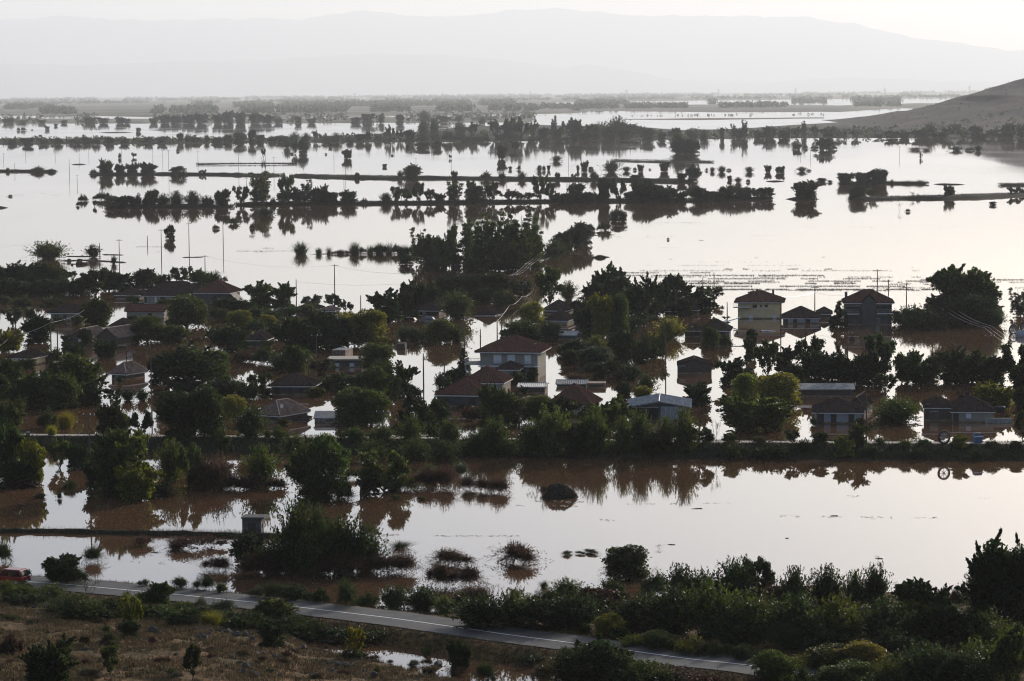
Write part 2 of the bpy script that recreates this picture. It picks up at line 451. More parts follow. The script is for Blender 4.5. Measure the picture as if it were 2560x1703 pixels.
# thin lines of land and drift caught in the flood
for k, (pts, w, h) in enumerate([([(163, 641), (210, 642), (240, 640)], 2.0, .25), ([(255, 637), (310, 638)], 2.2, .25), ([(150, 653), (220, 651), (315, 657)], 2.4, .3),
                                 ([(165, 660), (200, 661)], 1.6, .22), ([(455, 644), (510, 643)], 1.8, .2), ([(775, 636), (830, 635), (1040, 635)], 1.6, .2),
                                 ([(1150, 629), (1200, 629)], 2.5, .4), ([(1470, 645), (1525, 643)], 2.4, .35), ([(1470, 590), (1540, 587)], 1.4, .15)]):
    ridge('mud_bank', pts, w, h, M['earth'], seed=80 + k)

# the low bank with the pump hut
ridge('low_bank', [(-40, 1331), (120, 1331), (250, 1334), (420, 1337), (560, 1340), (700, 1344), (800, 1348)], 1.5, 0.5, M['bank'], seed=95, step=0.6, bumps=.6)

# ------------------------------------------------------------------ the levee with its gravel path
LEV = [(-260, 468.0), (-80.4, 443.3), (-48.6, 439.3), (-17.4, 435.4), (31.4, 427.5), (76.5, 422.8), (260, 403)]
def lev_y(x): return np.interp(x, [p[0] for p in LEV], [p[1] for p in LEV])
LEV_PROF = [(-6.6, -.6), (-5.2, 0.25), (-3.6, 0.8), (-1.6, 1.45), (-0.4, 1.72), (0.3, 1.7), (3.2, 1.7), (3.9, 1.6), (5.2, .9), (6.8, 0.1), (8.0, -.6)]
def lev_h(x, y):
    return np.interp(np.asarray(y) - lev_y(x), [p[0] for p in LEV_PROF], [p[1] for p in LEV_PROF], left=-5, right=-5)
gx = np.linspace(-260, 260, 720)
V = []
for o, h in LEV_PROF:
    wob = 0.5 * (fbm(gx / 3., gx * 0 + o, 3, 7) - .5) * (0 if 0 < o < 3.5 else 1)
    V.append(np.stack([gx, lev_y(gx) + o + wob, h + wob * .8 + 0 * gx], -1))
i = np.arange(len(V) * len(gx)).reshape(len(V), -1)
f = np.stack([i[:-1, :-1], i[:-1, 1:], i[1:, 1:], i[1:, :-1]], -1).reshape(-1, 4)
structure(link('levee', np_mesh('levee', np.array(V).reshape(-1, 3), f, True), M['bank']))
V = [np.stack([gx, lev_y(gx) + o + .15 * (fbm(gx / 4, gx * 0 + o, 2, 3) - .5), 0 * gx + 1.72], -1) for o in (0.5, 1.7, 3.0)]
i = np.arange(3 * len(gx)).reshape(3, -1)
f = np.stack([i[:-1, :-1], i[:-1, 1:], i[1:, 1:], i[1:, :-1]], -1).reshape(-1, 4)
structure(link('levee_path', np_mesh('levee_path', np.array(V).reshape(-1, 3), f), M['path']))

# ------------------------------------------------------------------ foreground: road on its bank, ditch, rough hillside
RZ = 1.25
ROAD = [(-140, 352), (-57.4, 313.0), (-49.1, 309.5), (-36.2, 302.7), (-24.6, 296.0), (-12.2, 287.8), (0.6, 277.7), (5.0, 274.7), (17.0, 265.6), (21.7, 263.0), (29.8, 256.2), (60, 230), (110, 180)]
rt = np.linspace(-140, 110, 1200)
ry = np.interp(rt, [p[0] for p in ROAD], [p[1] for p in ROAD])
for _ in range(40):
    ry[1:-1] = (ry[:-2] + 2 * ry[1:-1] + ry[2:]) / 4
rdx = np.gradient(rt); rdy = np.gradient(ry); rl = np.hypot(rdx, rdy)
rnx, rny = rdy / rl, -rdx / rl           # normal towards the camera side
def road_r(x, y):
    """signed distance from the road's centre line, positive on the camera side"""
    yy = np.interp(x, rt, ry); sl = np.interp(x, rt, rdy / rdx)
    return (yy - y) / np.sqrt(1 + sl ** 2)
def fore_h(x, y):
    x = np.asarray(x, float); y = np.asarray(y, float)
    r = road_r(x, y)
    n1 = fbm(x / 6., y / 6., 4, 21) - .5; n2 = fbm(x / 1.3, y / 1.3, 3, 31) - .5
    shore = np.interp(x, [-60, -16, -9, 9, 31, 60, 120], [7.4, 7.6, 10, 29, 44, 55, 60])
    far = RZ - 0.12 - (-r - 4.2) / (shore - 4.2) * (RZ - .1) + .25 * n1
    far = np.where(-r > shore, -(-r - shore) * .25 - .05, far)
    rd = np.interp(x, [-60, -27, -22, -20, -11, 0, 8, 20, 60], [6.2, 6.6, 8.8, 10.4, 12.2, 15.2, 17.5, 14, 12])
    floor = np.interp(x, [-60, -30, -23, -20, 3, 8, 14, 60], [.9, .8, .3, -.7, -.7, -.1, .5, .8])
    bank = RZ - .1 - (r - 4.2) * np.interp(x, [-60, -24, -18, 60], [.1, .25, .6, .3])
    hs = np.maximum(r - rd, 0)
    hl = np.minimum(hs * .28, .75) + .075 * hs + 1.1 * n1 * np.clip(hs / 6, 0, 1) + .35 * n2 * np.clip(hs / 3, 0, 1)
    near = np.where(r < rd, np.maximum(bank, floor) + .2 * n2 * np.clip((r - 4.2) / 2, 0, 1), floor + hl)
    z = np.where(r > 4.2, near, np.where(r < -4.2, far, RZ - .05))
    lim = 52.0 - 0.235 * y                      # the slope the photographer stands on
    return np.maximum(z, lim)
gx = np.concatenate([np.linspace(-230, -72, 60), np.arange(-70, 66, .8), np.linspace(68, 230, 60)])
gy = np.concatenate([np.linspace(-60, 200, 60), np.arange(202, 338, .8)])
X, Y = np.meshgrid(gx, gy)
Z = np.minimum(fore_h(X, Y), 53.5)

def hillside_material():
    m, nt, out = new_mat('dry_grass_slope')
    b = N(nt, 'ShaderNodeBsdfPrincipled', Roughness=0.95); b.inputs['Specular IOR Level'].default_value = 0.1
    geo = N(nt, 'ShaderNodeNewGeometry')
    n1 = N(nt, 'ShaderNodeTexNoise', Scale=0.16, Detail=6.0, Roughness=0.65); n2 = N(nt, 'ShaderNodeTexNoise', Scale=1.7, Detail=5.0)
    for n in (n1, n2): nt.links.new(geo.outputs['Position'], n.inputs['Vector'])
    r1 = N(nt, 'ShaderNodeValToRGB'); e = r1.color_ramp.elements
    e[0].position = .3; e[0].color = (.04, .036, .012, 1); e[1].position = .7; e[1].color = (.17, .09, .042, 1)
    k = r1.color_ramp.elements.new(.5); k.color = (.12, .075, .03, 1)
    r2 = N(nt, 'ShaderNodeValToRGB'); r2.color_ramp.elements[0].position = .35; r2.color_ramp.elements[0].color = (.35, .33, .3, 1)
    r2.color_ramp.elements[1].position = .65; r2.color_ramp.elements[1].color = (1.25, 1.2, 1.1, 1)
    mx = N(nt, 'ShaderNodeMix'); mx.data_type = 'RGBA'; mx.blend_type = 'MULTIPLY'; mx.inputs[0].default_value = 1.0
    nt.links.new(n1.outputs['Fac'], r1.inputs['Fac']); nt.links.new(n2.outputs['Fac'], r2.inputs['Fac'])
    nt.links.new(r1.outputs['Color'], mx.inputs[6]); nt.links.new(r2.outputs['Color'], mx.inputs[7])
    nt.links.new(mx.outputs[2], b.inputs['Base Color'])
    bp = N(nt, 'ShaderNodeBump', Strength=0.9, Distance=0.25); nt.links.new(n2.outputs['Fac'], bp.inputs['Height'])
    nt.links.new(bp.outputs['Normal'], b.inputs['Normal']); nt.links.new(b.outputs['BSDF'], out.inputs['Surface'])
    return m
M['slope'] = hillside_material()
structure(link('hillside', grid_mesh('hillside', X, Y, Z, keep=lambda c, q: q[:, :, 2].max(1) > -1.2), M['slope']))

def road_sheet(name, a, b, z, mat, i0=0, i1=None):
    s = slice(i0, i1); wide_ = b - a > 1
    jj = (0.22 * (fbm(rt[s] / .9, rt[s] * 0, 3, 5) - .5) if wide_ else 0)
    a = a + jj; b = b - jj
    L = np.stack([rt[s] + rnx[s] * a, ry[s] + rny[s] * a, 0 * rt[s] + z], -1)
    R_ = np.stack([rt[s] + rnx[s] * b, ry[s] + rny[s] * b, 0 * rt[s] + z], -1)
    n = len(L); v = np.concatenate([L, R_]); i = np.arange(n - 1)
    f = np.stack([i, i + n, i + n + 1, i + 1], -1)
    return structure(link(name, np_mesh(name, v, f), mat))
road_sheet('road', -3.35, 3.4, RZ + .03, M['asphalt'])
road_sheet('road_marking', -.09, .09, RZ + .036, M['paint'])

def gh(x, y):
    """height of the ground or of the flood"""
    return float(max(0.0, fore_h(np.array([x]), np.array([y]))[0] if y < 345 else 0.0, lev_h(np.array([x]), np.array([y]))[0]))
def ground(px, py):
    """where the line of sight through a pixel meets ground or water"""
    if py < 1070: return at(px, py, 0)
    lo, hi = 60.0, at(px, py, -0.01).y
    ys = np.linspace(150, hi, 260)
    p0 = at(px, py, 0); k = p0.x / p0.y
    # height of the sight line at distance y
    zs = CAM_H + (0 - CAM_H) * ys / p0.y
    g = np.maximum(np.where(ys < 345, fore_h(k * ys, ys), 0), np.maximum(lev_h(k * ys, ys), 0))
    w = np.where(g >= zs)[0]
    y = ys[w[0]] if len(w) else p0.y
    return Vector((k * y, y, gh(k * y, y)))
# ------------------------------------------------------------------ plant prototypes (unit height, unit width)
def unit(v):
    return v / np.maximum(np.linalg.norm(v, axis=-1, keepdims=True), 1e-9)

def leaf_quads(rng, P, A, size, elong=1.7, jit=0.7):
    """diamond leaves (or leafy twig tips) at points P pointing along A"""
    n = len(P)
    a = unit(unit(A) + jit * rng.normal(size=(n, 3)))
    b = unit(np.cross(a, rng.normal(size=(n, 3))))
    s = size * rng.uniform(.55, 1.35, (n, 1)) if np.isscalar(size) else size[:, None] * rng.uniform(.6, 1.3, (n, 1))
    l = s * elong * .5; w = s * .5
    return np.stack([P - a * l, P + b * w, P + a * l, P - b * w], 1)

def ball(rng, n):
    return unit(rng.normal(size=(n, 3)))

def lobes_leaves(rng, lobes, n, leaf, shell=.35, up=.25, jit=.7):
    r = np.array([l[3] for l in lobes]); w = r ** 2; w = w / w.sum()
    k = rng.choice(len(lobes), n, p=w)
    c = np.array([l[:3] for l in lobes])[k]; rr = r[k][:, None]
    d = ball(rng, n); d[:, 2] = np.where((d[:, 2] < -.3) & (rng.random(n) < .6), -d[:, 2], d[:, 2])
    rad = rr * rng.uniform(1 - shell, 1.12, (n, 1)) * (1 + .18 * rng.normal(size=(n, 1)) * (rng.random((n, 1)) < .3))
    sq = np.array([1, 1, .85])
    P = c + d * rad * sq
    A = d + np.array([0, 0, up])
    return P, A

def tufts(rng, lobes, m, per, l0=.06, l1=.17):
    """leafy shoots that stick out of the crown and break its outline"""
    r = np.array([l[3] for l in lobes]); k = rng.integers(0, len(lobes), m)
    c = np.array([l[:3] for l in lobes])[k]; d = ball(rng, m); d[:, 2] = np.abs(d[:, 2]) * .9 + .05
    out = unit(c - np.array([0, 0, .35]) + 1e-6) * np.array([1, 1, .8]); d = unit(d + out * .9)
    L = rng.uniform(l0, l1, m)
    t = rng.random((m, per)); P = c[:, None] + d[:, None] * (r[k][:, None, None] * .85 + (L[:, None] * t)[..., None]) + rng.normal(size=(m, per, 3)) * (.018 * (1.1 - t))[..., None]
    return P.reshape(-1, 3), np.repeat(d, per, 0)

def sprays(rng, n_stem, n_leaf, spread=.55, h0=.05, droop=.15, leafr=.035, base=.04, tfrom=.2, lens=(.6, 1.05)):
    """stems fanning up from the foot, leaves along them"""
    az = rng.uniform(0, 2 * np.pi, n_stem); th = np.abs(rng.normal(0, spread * .6, n_stem)).clip(0, spread * 1.5)
    L = rng.uniform(*lens, n_stem) * np.where(th > spread, .8, 1)
    b = np.stack([np.cos(az), np.sin(az), 0 * az], -1)
    foot = b * rng.uniform(0, base, (n_stem, 1)) + np.array([0, 0, h0])
    dirs = b * np.sin(th)[:, None] + np.array([0, 0, 1]) * np.cos(th)[:, None]
    k = rng.integers(0, n_stem, n_leaf); t = tfrom + (1 - tfrom) * rng.random(n_leaf) ** .75
    def pos(k, t):
        p = foot[k] + dirs[k] * (L[k] * t)[:, None] + b[k] * (droop * .6 * (L[k] * t * np.sin(th[k]) * 1.6) ** 1.3)[:, None]
        p[:, 2] -= droop * (t ** 2.2) * L[k] * np.sin(th[k])
        return p
    P = pos(k, t); P2 = pos(k, np.minimum(t + .05, 1.08))
    P = P + rng.normal(size=P.shape) * leafr * (1.15 - t)[:, None]
    return P, P2 - P + 1e-6, foot, pos

def branchy(rng, levels, n_main, h_fork, reach, up, clusters):
    """a forked skeleton; returns limb polylines with radii and leaf cluster centres"""
    lines = []; tips = []
    top = np.array([rng.normal(0, .03), rng.normal(0, .03), h_fork])
    lines.append(([np.array([0, 0, -.06]), np.array([rng.normal(0, .01), rng.normal(0, .01), h_fork * .5]), top], [.028, .022, .019]))
    def grow(p, d, L, r, lev):
        q = p + d * L * .5 + rng.normal(size=3) * .02; e = p + d * L + np.array([0, 0, .05 * L])
        lines.append(([p, q, e], [r, r * .8, r * .55])); tips.append((e, lev)); tips.append((q, lev))
        if lev < levels:
            for _ in range(rng.integers(2, 4)):
                dd = unit(d + rng.normal(size=3) * .55 + np.array([0, 0, up]))
                grow(e, dd, L * rng.uniform(.55, .8), r * .55, lev + 1)
    for i in range(n_main):
        a = 2 * np.pi * (i + rng.random() * .7) / n_main
        d = unit(np.array([np.cos(a) * reach, np.sin(a) * reach, 1.0 * rng.uniform(.6, 1.1)]))
        grow(top * rng.uniform(.75, 1.0), d, rng.uniform(.22, .32), .013, 1)
    return lines, tips

def limbs_mesh(name, lines, n=5):
    mb = MB()
    for pts, rad in lines: mb.tube(pts, list(rad), n)
    return mb

PROTO = {}
def add_proto(kind, P, A, leaf, lines, elong=1.7, jit=.7, extra=None, rng=None, zmin=None):
    Q = leaf_quads(rng, P, A, leaf, elong, jit)
    if extra is not None: Q = np.concatenate([Q, extra])
    c = Q.mean(1)
    lo, hi = np.percentile(c, .8, axis=0), np.percentile(c, 99.2, axis=0); hi[2] = np.percentile(c[:, 2], 99.8)
    half = max(hi[0] - lo[0], hi[1] - lo[1]) / 2; mid = (hi + lo) / 2
    z0 = min(0.0, lo[2]) if zmin is None else lo[2] - zmin
    sx = .5 / half; sz = 1.0 / (hi[2] - z0)
    T = lambda p: (np.asarray(p) - np.array([mid[0] * .7, mid[1] * .7, z0])) * np.array([sx, sx, sz])
    Q = T(Q)
    me = np_mesh('crown', Q.reshape(-1, 3), np.arange(len(Q) * 4).reshape(-1, 4)); me.materials.append(M['leaf'])
    mb = MB()
    for pts, rad in lines: mb.tube([T(p) for p in pts], [r * sx * .9 for r in rad], 5)
    tm = mb.mesh('trunk'); tm.materials.append(M['bark'])
    PROTO.setdefault(kind, []).append((me, tm))

def build_protos(detail=1.0, suffix='', variants=2):
    D = detail; LS = D ** -.45          # fewer leaves, each larger
    n = lambda k: max(60, int(k * D))
    for v in range(variants):
        rng = np.random.default_rng(100 + v * 17 + (0 if suffix else 5))
        def dome_lobes(m, rx, z0, z1, rmin, rmax, flat=1.0):
            out = []
            for _ in range(m):
                d = ball(rng, 1)[0]; d[2] = abs(d[2]) if rng.random() < .5 else d[2]
                q = rng.uniform(.45, 1.0)
                zc = (z0 + z1) / 2
                out.append((d[0] * rx * q, d[1] * rx * q, zc + d[2] * (z1 - z0) / 2 * q * flat, rng.uniform(rmin, rmax)))
            return out
        skirt = lambda m, R: [(np.cos(a) * R * rng.uniform(.6, 1.05), np.sin(a) * R * rng.uniform(.6, 1.05), rng.uniform(.04, .14), rng.uniform(.08, .14)) for a in rng.uniform(0, 6.28, m)]
        trunk = lambda h, r=.03: [([np.array([0, 0, -.08]), np.array([.012, .008, h * .5]), np.array([0, .01, h])], [r * 1.25, r, r * .7])]
        stems = lambda foot, pos, m, r=.008: [([foot[i] - np.array([0, 0, .06]), pos(np.array([i]), np.array([.35]))[0], pos(np.array([i]), np.array([.75]))[0]], [r, r * .8, r * .4]) for i in range(m)]
        # round, dense crown
        lo = dome_lobes(46, .36, .12, .84, .10, .19); lo += [(0, 0, .45, .3), (0, 0, .2, .3)] + skirt(16, .3)
        P, A = lobes_leaves(rng, lo, n(8600), .03, .45)
        q, a_ = tufts(rng, lo[:46], 70, max(5, n(26))); P = np.concatenate([P, q]); A = np.concatenate([A, a_])
        lm, tp = branchy(rng, 1, 5, .25, .9, .2, 0)
        add_proto('round' + suffix, P, A, .036 * LS, trunk(.35, .03) + lm[1:], rng=rng, zmin=.02)
        # dome: very dense, even, small-leaved
        lo = dome_lobes(60, .42, .0, .9, .09, .15); lo += [(0, 0, .4, .36), (0, 0, .15, .38)] + skirt(22, .38)
        P, A = lobes_leaves(rng, lo, n(12000), .025, .3)
        add_proto('dome' + suffix, P, A, .03 * LS, trunk(.3, .03), rng=rng, zmin=.0)
        # tree: irregular broad crown with gaps and visible limbs
        lm, tp = branchy(rng, 2, 7, .2, 1.0, .1, 0)
        lo = [(p[0], p[1], p[2], rng.uniform(.07, .15)) for p, lv in tp]
        lo += [(p[0] * .9, p[1] * .9, p[2] * .45, rng.uniform(.08, .14)) for p, lv in tp if rng.random() < .45] + skirt(10, .3)
        P, A = lobes_leaves(rng, lo, n(9500), .03, .65)
        q, a_ = tufts(rng, lo[:len(tp)], 80, max(5, n(22)), .05, .16); P = np.concatenate([P, q]); A = np.concatenate([A, a_])
        add_proto('tree' + suffix, P, A, .036 * LS, lm, rng=rng, zmin=.05)
        # airy: thin crown, much sky through it
        lm, tp = branchy(rng, 3, 5, .12, .6, .25, 0)
        lo = [(p[0], p[1], p[2], rng.uniform(.04, .085)) for p, lv in tp]
        P, A = lobes_leaves(rng, lo, n(5600), .03, .9)
        add_proto('airy' + suffix, P, A, .03 * LS, lm, rng=rng, zmin=.1)
        # poplar: tall, several upright masses
        lo = []
        for q in range(6):
            a = 2 * np.pi * q / 6 + rng.random(); rr = rng.uniform(.03, .16); ht = rng.uniform(.72, 1.0)
            for zz in np.arange(.16, ht, .075):
                f = np.sin(np.pi * np.clip((zz - .05) / (ht), .08, 1)) ** .7
                lo.append((np.cos(a) * rr * (1 + zz * .5) + rng.normal(0, .03), np.sin(a) * rr * (1 + zz * .5) + rng.normal(0, .03), zz, (.036 + .045 * f) * rng.uniform(.5, 1.2)))
        P, A = lobes_leaves(rng, lo, n(7000), .03, .85, up=.5)
        lm = [([np.array([0, 0, -.06]), np.array([0, 0, .5]), np.array([.02, 0, .92])], [.022, .014, .004])]
        for q in range(6): lm.append(([np.array([0, 0, .1 + .07 * q]), np.array([.05 * math.cos(q * 2.2), .05 * math.sin(q * 2.2), .35 + .06 * q]), np.array([.11 * math.cos(q * 2.2), .11 * math.sin(q * 2.2), .6 + .05 * q])], [.01, .007, .003]))
        add_proto('poplar' + suffix, P, A, .024 * LS, lm, rng=rng, zmin=.04, elong=1.4)
        # spray: willow-like bush of upright shoots
        P, A, ft, ps = sprays(rng, 260, n(6800), .78, .0, .3, .06, .16, .05, lens=(.5, 1.0))
        lo = dome_lobes(30, .34, .0, .62, .09, .16); lo += [(0, 0, .2, .26)]
        P2, A2 = lobes_leaves(rng, lo, n(4200), .03, .5, up=.8)
        add_proto('spray' + suffix, np.concatenate([P, P2]), np.concatenate([A * 30, A2]), .03 * LS, stems(ft, ps, 14, .008), elong=2.2, jit=.6, rng=rng)
        # shrub: wide low mass of shoots
        parts = []; lns = []
        for q in range(9):
            P, A, ft, ps = sprays(rng, 50, n(900), 1.4, .0, .4, .06, .15, .02, lens=(.4, 1.0))
            o = np.array([rng.normal(0, .4), rng.normal(0, .35), 0]); sc = rng.uniform(.6, 1.05) * np.exp(-np.hypot(o[0], o[1]) ** 2 * .9)
            parts.append((P * sc + o, A * 30)); lns += [([p * sc + o for p in l], r) for l, r in stems(ft, ps, 3, .01)]
            lo = [(o[0] + rng.normal(0, .12), o[1] + rng.normal(0, .12), rng.uniform(.05, .4) * sc, .16 * sc) for _ in range(5)]
            parts.append(lobes_leaves(rng, lo, n(450), .03, .5, up=.6))
        P = np.concatenate([p for p, a in parts]); A = np.concatenate([a for p, a in parts])
        add_proto('shrub' + suffix, P, A, .045 * LS, lns, elong=1.8, jit=.7, rng=rng)
        # brush: twiggy half-dead shrub, thin stems and sparse leaves
        parts = []; lns = []; tw = []
        for q in range(6):
            P, A, ft, ps = sprays(rng, 90, n(1100), 1.5, .0, .4, .06, .15, .02, lens=(.5, 1.05))
            o = np.array([rng.normal(0, .34), rng.normal(0, .28), 0]); sc = rng.uniform(.6, 1.0) * np.exp(-np.hypot(o[0], o[1]) ** 2)
            parts.append((P * sc + o, A)); lns += [([p * sc + o for p in l], r) for l, r in stems(ft, ps, 5, .009)]
            lo = [(o[0] + rng.normal(0, .16), o[1] + rng.normal(0, .14), rng.uniform(.1, .5) * sc, .2 * sc) for _ in range(5)]
            parts.append(lobes_leaves(rng, lo, n(520), .03, .6, up=.6))
            k = rng.integers(0, 90, n(420)); t = rng.random(n(420))
            a_ = ps(k, t) * sc + o; b_ = ps(k, np.minimum(t + .3, 1.1)) * sc + o + rng.normal(size=(len(k), 3)) * .03
            w_ = .004 * LS * np.ones((len(k), 1)) * np.array([[1, .5, 0]])
            tw.append(np.stack([a_ - w_, a_ + w_, b_ + w_ * .4, b_ - w_ * .4], 1))
        P = np.concatenate([p for p, a in parts]); A = np.concatenate([a for p, a in parts])
        add_proto('brush' + suffix, P, A, .026 * LS, lns, elong=2.2, jit=.8, rng=rng, extra=np.concatenate(tw))
        # reed: arching blades
        m = n(900); foot = np.stack([rng.normal(0, .2, m), rng.normal(0, .2, m), np.zeros(m) - .03], -1)
        d = unit(np.stack([foot[:, 0] * 1.6 + rng.normal(0, .34, m), foot[:, 1] * 1.6 + rng.normal(0, .34, m), np.ones(m)], -1))
        L = rng.uniform(.45, 1.0, (m, 1)); w_ = np.stack([np.ones(m), rng.normal(0, .4, m), np.zeros(m)], -1) * .009 * LS
        mid_ = foot + d * L * .6; tip = foot + d * L + np.stack([d[:, 0] * .35, d[:, 1] * .35, -.1 * np.abs(rng.normal(size=m))], -1) * L
        Q = np.concatenate([np.stack([foot - w_, foot + w_, mid_ + w_, mid_ - w_], 1), np.stack([mid_ - w_, mid_ + w_, tip + w_ * .15, tip - w_ * .15], 1)])
        P, A = mid_[: n(100)], d[: n(100)]
        add_proto('reed' + suffix, P, A, .02, [([np.array([0, 0, -.06]), np.array([.01, 0, .2]), np.array([0, .01, .4])], [.012, .01, .006])], rng=rng, extra=Q)
        # conifer: dark, pointed, layered
        lo = []
        for zz in np.arange(.06, .97, .055):
            R_ = .42 * (1 - zz) ** .75 + .03
            for q in range(int(4 + 9 * (1 - zz))):
                a = rng.uniform(0, 2 * np.pi); r_ = R_ * rng.uniform(.35, 1.0)
                lo.append((np.cos(a) * r_, np.sin(a) * r_, zz + rng.normal(0, .02), .05 + .05 * (1 - zz)))
        P, A = lobes_leaves(rng, lo, n(8500), .03, .6, up=-.1)
        add_proto('conifer' + suffix, P, A, .03 * LS, [([np.array([0, 0, -.06]), np.array([0, 0, .5]), np.array([0, 0, .97])], [.03, .018, .004])], rng=rng, zmin=.0)
        # lobed: big-leaved tree with a clumpy outline
        lo = dome_lobes(36, .42, .08, .92, .08, .15); lo += [(0, 0, .45, .26), (0, 0, .2, .28)] + skirt(14, .32)
        P, A = lobes_leaves(rng, lo, n(5200), .05, .35)
        q, a_ = tufts(rng, lo[:36], 50, max(4, n(10))); P = np.concatenate([P, q]); A = np.concatenate([A, a_])
        lm, tp = branchy(rng, 1, 5, .2, .9, .2, 0)
        add_proto('lobed' + suffix, P, A, .055 * LS, lm, elong=1.2, rng=rng, zmin=.02)
        # bare: leafless sapling
        lm, tp = branchy(rng, 3, 3, .3, .4, .5, 0)
        P = np.array([p for p, l in tp]); A = rng.normal(size=P.shape)
        tw = []
        for p, l in tp:
            for _ in range(3):
                e = p + unit(rng.normal(size=3) + np.array([0, 0, .8])) * rng.uniform(.05, .12); w = np.array([.003, .001, 0])
                tw.append(np.stack([p - w, p + w, e + w * .4, e - w * .4]))
        add_proto('bare' + suffix, P, A, .02, [(p, [x * .6 for x in r]) for p, r in lm], rng=rng, extra=np.array(tw), zmin=.15)

build_protos(1.0, '')
build_protos(.42, '_far', 3)

LEAF = {'d': (.016, .025, .008), 'g': (.032, .046, .012), 'y': (.085, .092, .018), 's': (.035, .044, .026), 'b': (.034, .023, .014)}
KIND = {'round': ('round-crowned tree', 'tree', 'round_tree'), 'dome': ('dense dome-shaped tree', 'tree', 'dome_tree'), 'tree': ('broad leafy tree', 'tree', 'spreading_tree'),
        'airy': ('thin-crowned tree', 'tree', 'thin_crowned_tree'), 'poplar': ('tall poplar', 'tree', 'poplar_tree'), 'spray': ('willow bush', 'shrub', 'willow_bush'),
        'shrub': ('spreading shrub', 'shrub', 'shrub'), 'brush': ('twiggy shrub', 'shrub', 'shrub'), 'reed': ('reed clump', 'reeds', 'reed_clump'),
        'conifer': ('pointed evergreen tree', 'tree', 'evergreen_tree'), 'lobed': ('big-leaved tree', 'tree', 'big_leaved_tree'), 'bare': ('bare sapling', 'tree', 'bare_sapling')}
TONE = {'d': 'dark', 'g': 'mid-green', 'y': 'yellow-green', 's': 'grey-green', 'b': 'brown'}
LABELLED = []      # (object, x, y, look, plural look, landmarks) for the labels written at the end
prng = random.Random(4)

def plant(px, base, top, w, kind, tone, marks, single=None, group=None, label=None, lift=0.0, name_as=None, pre=''):
    p = ground(px, base)
    s = F / p.y
    h = (base - top) / s; wd = w / s
    far = single if single is not None else (base - top) < 34
    v = prng.randrange(3 if far else 2)
    crown, trunk = PROTO[kind + ('_far' if far else '')][v]
    look, cat, name = KIND[kind]
    name = name_as or name
    rz = prng.uniform(0, 6.283)
    tint = prng.uniform(.8, 1.2)
    c = LEAF[tone]; c = (c[0] * tint * prng.uniform(.9, 1.12), c[1] * tint, c[2] * tint * prng.uniform(.85, 1.1), 1)
    sc = (wd, wd * prng.uniform(.85, 1.1), h)
    if far:
        o = link(name, FARMESH[(kind, v)] if (kind, v) in FARMESH else far_mesh(kind, v))
        o.location = (p.x, p.y, p.z + lift); o.rotation_euler = (0, 0, rz); o.scale = sc; o.color = c
    else:
        o = empty(name, (p.x, p.y, p.z + lift), rz); o.scale = sc
        a = link('crown' if cat == 'tree' else ('blades' if kind == 'reed' else 'foliage'), crown, None, o); a.color = c
        link('trunk' if cat == 'tree' else 'stems', trunk, None, o)
    if label:
        tag(o, label, cat, group)
    else:
        big = h > 9 and cat == 'tree' and kind not in ('poplar', 'bare')
        low = h < 1.6 and cat == 'shrub'
        lk = pre + ('tall ' if big else 'low ' if low else '') + (TONE[tone] + ' ' if kind != 'bare' else '') + look
        o['category'] = cat
        if group: o['group'] = group
        LABELLED.append((o, px, (base + top) / 2, lk, marks))
    return o

FARMESH = {}
def far_mesh(kind, v):
    crown, trunk = PROTO[kind + '_far'][v]
    a = np.empty(len(crown.vertices) * 3, np.float32); crown.vertices.foreach_get('co', a)
    b = np.empty(len(trunk.vertices) * 3, np.float32); trunk.vertices.foreach_get('co', b)
    me = bpy.data.meshes.new(KIND[kind][2])
    nv = len(crown.vertices)
    vv = np.concatenate([a.reshape(-1, 3), b.reshape(-1, 3)])
    ff = [tuple(p.vertices) for p in crown.polygons] + [tuple(nv + i for i in p.vertices) for p in trunk.polygons]
    me.from_pydata(vv.tolist(), [], ff)
    me.materials.append(M['leaf']); me.materials.append(M['bark'])
    me.polygons.foreach_set('material_index', [0] * len(crown.polygons) + [1] * len(trunk.polygons))
    me.update(); FARMESH[(kind, v)] = me
    return me

TYPE = {'R': 'round', 'D': 'dome', 'T': 'tree', 'A': 'airy', 'P': 'poplar', 'W': 'spray', 'S': 'shrub', 'B': 'brush', 'E': 'reed', 'C': 'conifer', 'L': 'lobed', 'X': 'bare'}
def plants(table, marks, wide=1.0, tall=1.0, mix=False, **kw):
    for row in table.split(';'):
        q = row.split()
        if not q: continue
        x, b, t, w = map(float, q[:4])
        k = q[4][0]
        if mix and k == 'R':          # the far crowns are of mixed kinds
            k = 'RRTTWSA'[int(x * 7 + b * 3) % 7]
            t = b - (b - t) * (.75 + .4 * ((x * 13.7 + b) % 10) / 10)
        plant(x, b, b - (b - t) * tall, w * wide, TYPE[k], q[4][1], marks, **kw)
# ------------------------------------------------------------------ plants: x, waterline y, top y, width in photograph pixels, type + tone
M_FAR = [('the tall lone poplar', 655, 470), ('the four willows on the far bank', 315, 418), ('the big poplar grove', 1255, 600), ('the block of trees standing in water', 1712, 355),
         ('the broad tree at the bank end', 2017, 475), ('the right-hand island trees', 2150, 445), ('the left edge of the photo', -10, 470), ('the right edge of the photo', 2570, 430),
         ('the gap in the tree-lined bank', 920, 490), ('the two-legged pole frame', 1421, 470), ('the dry hill', 2480, 280)]
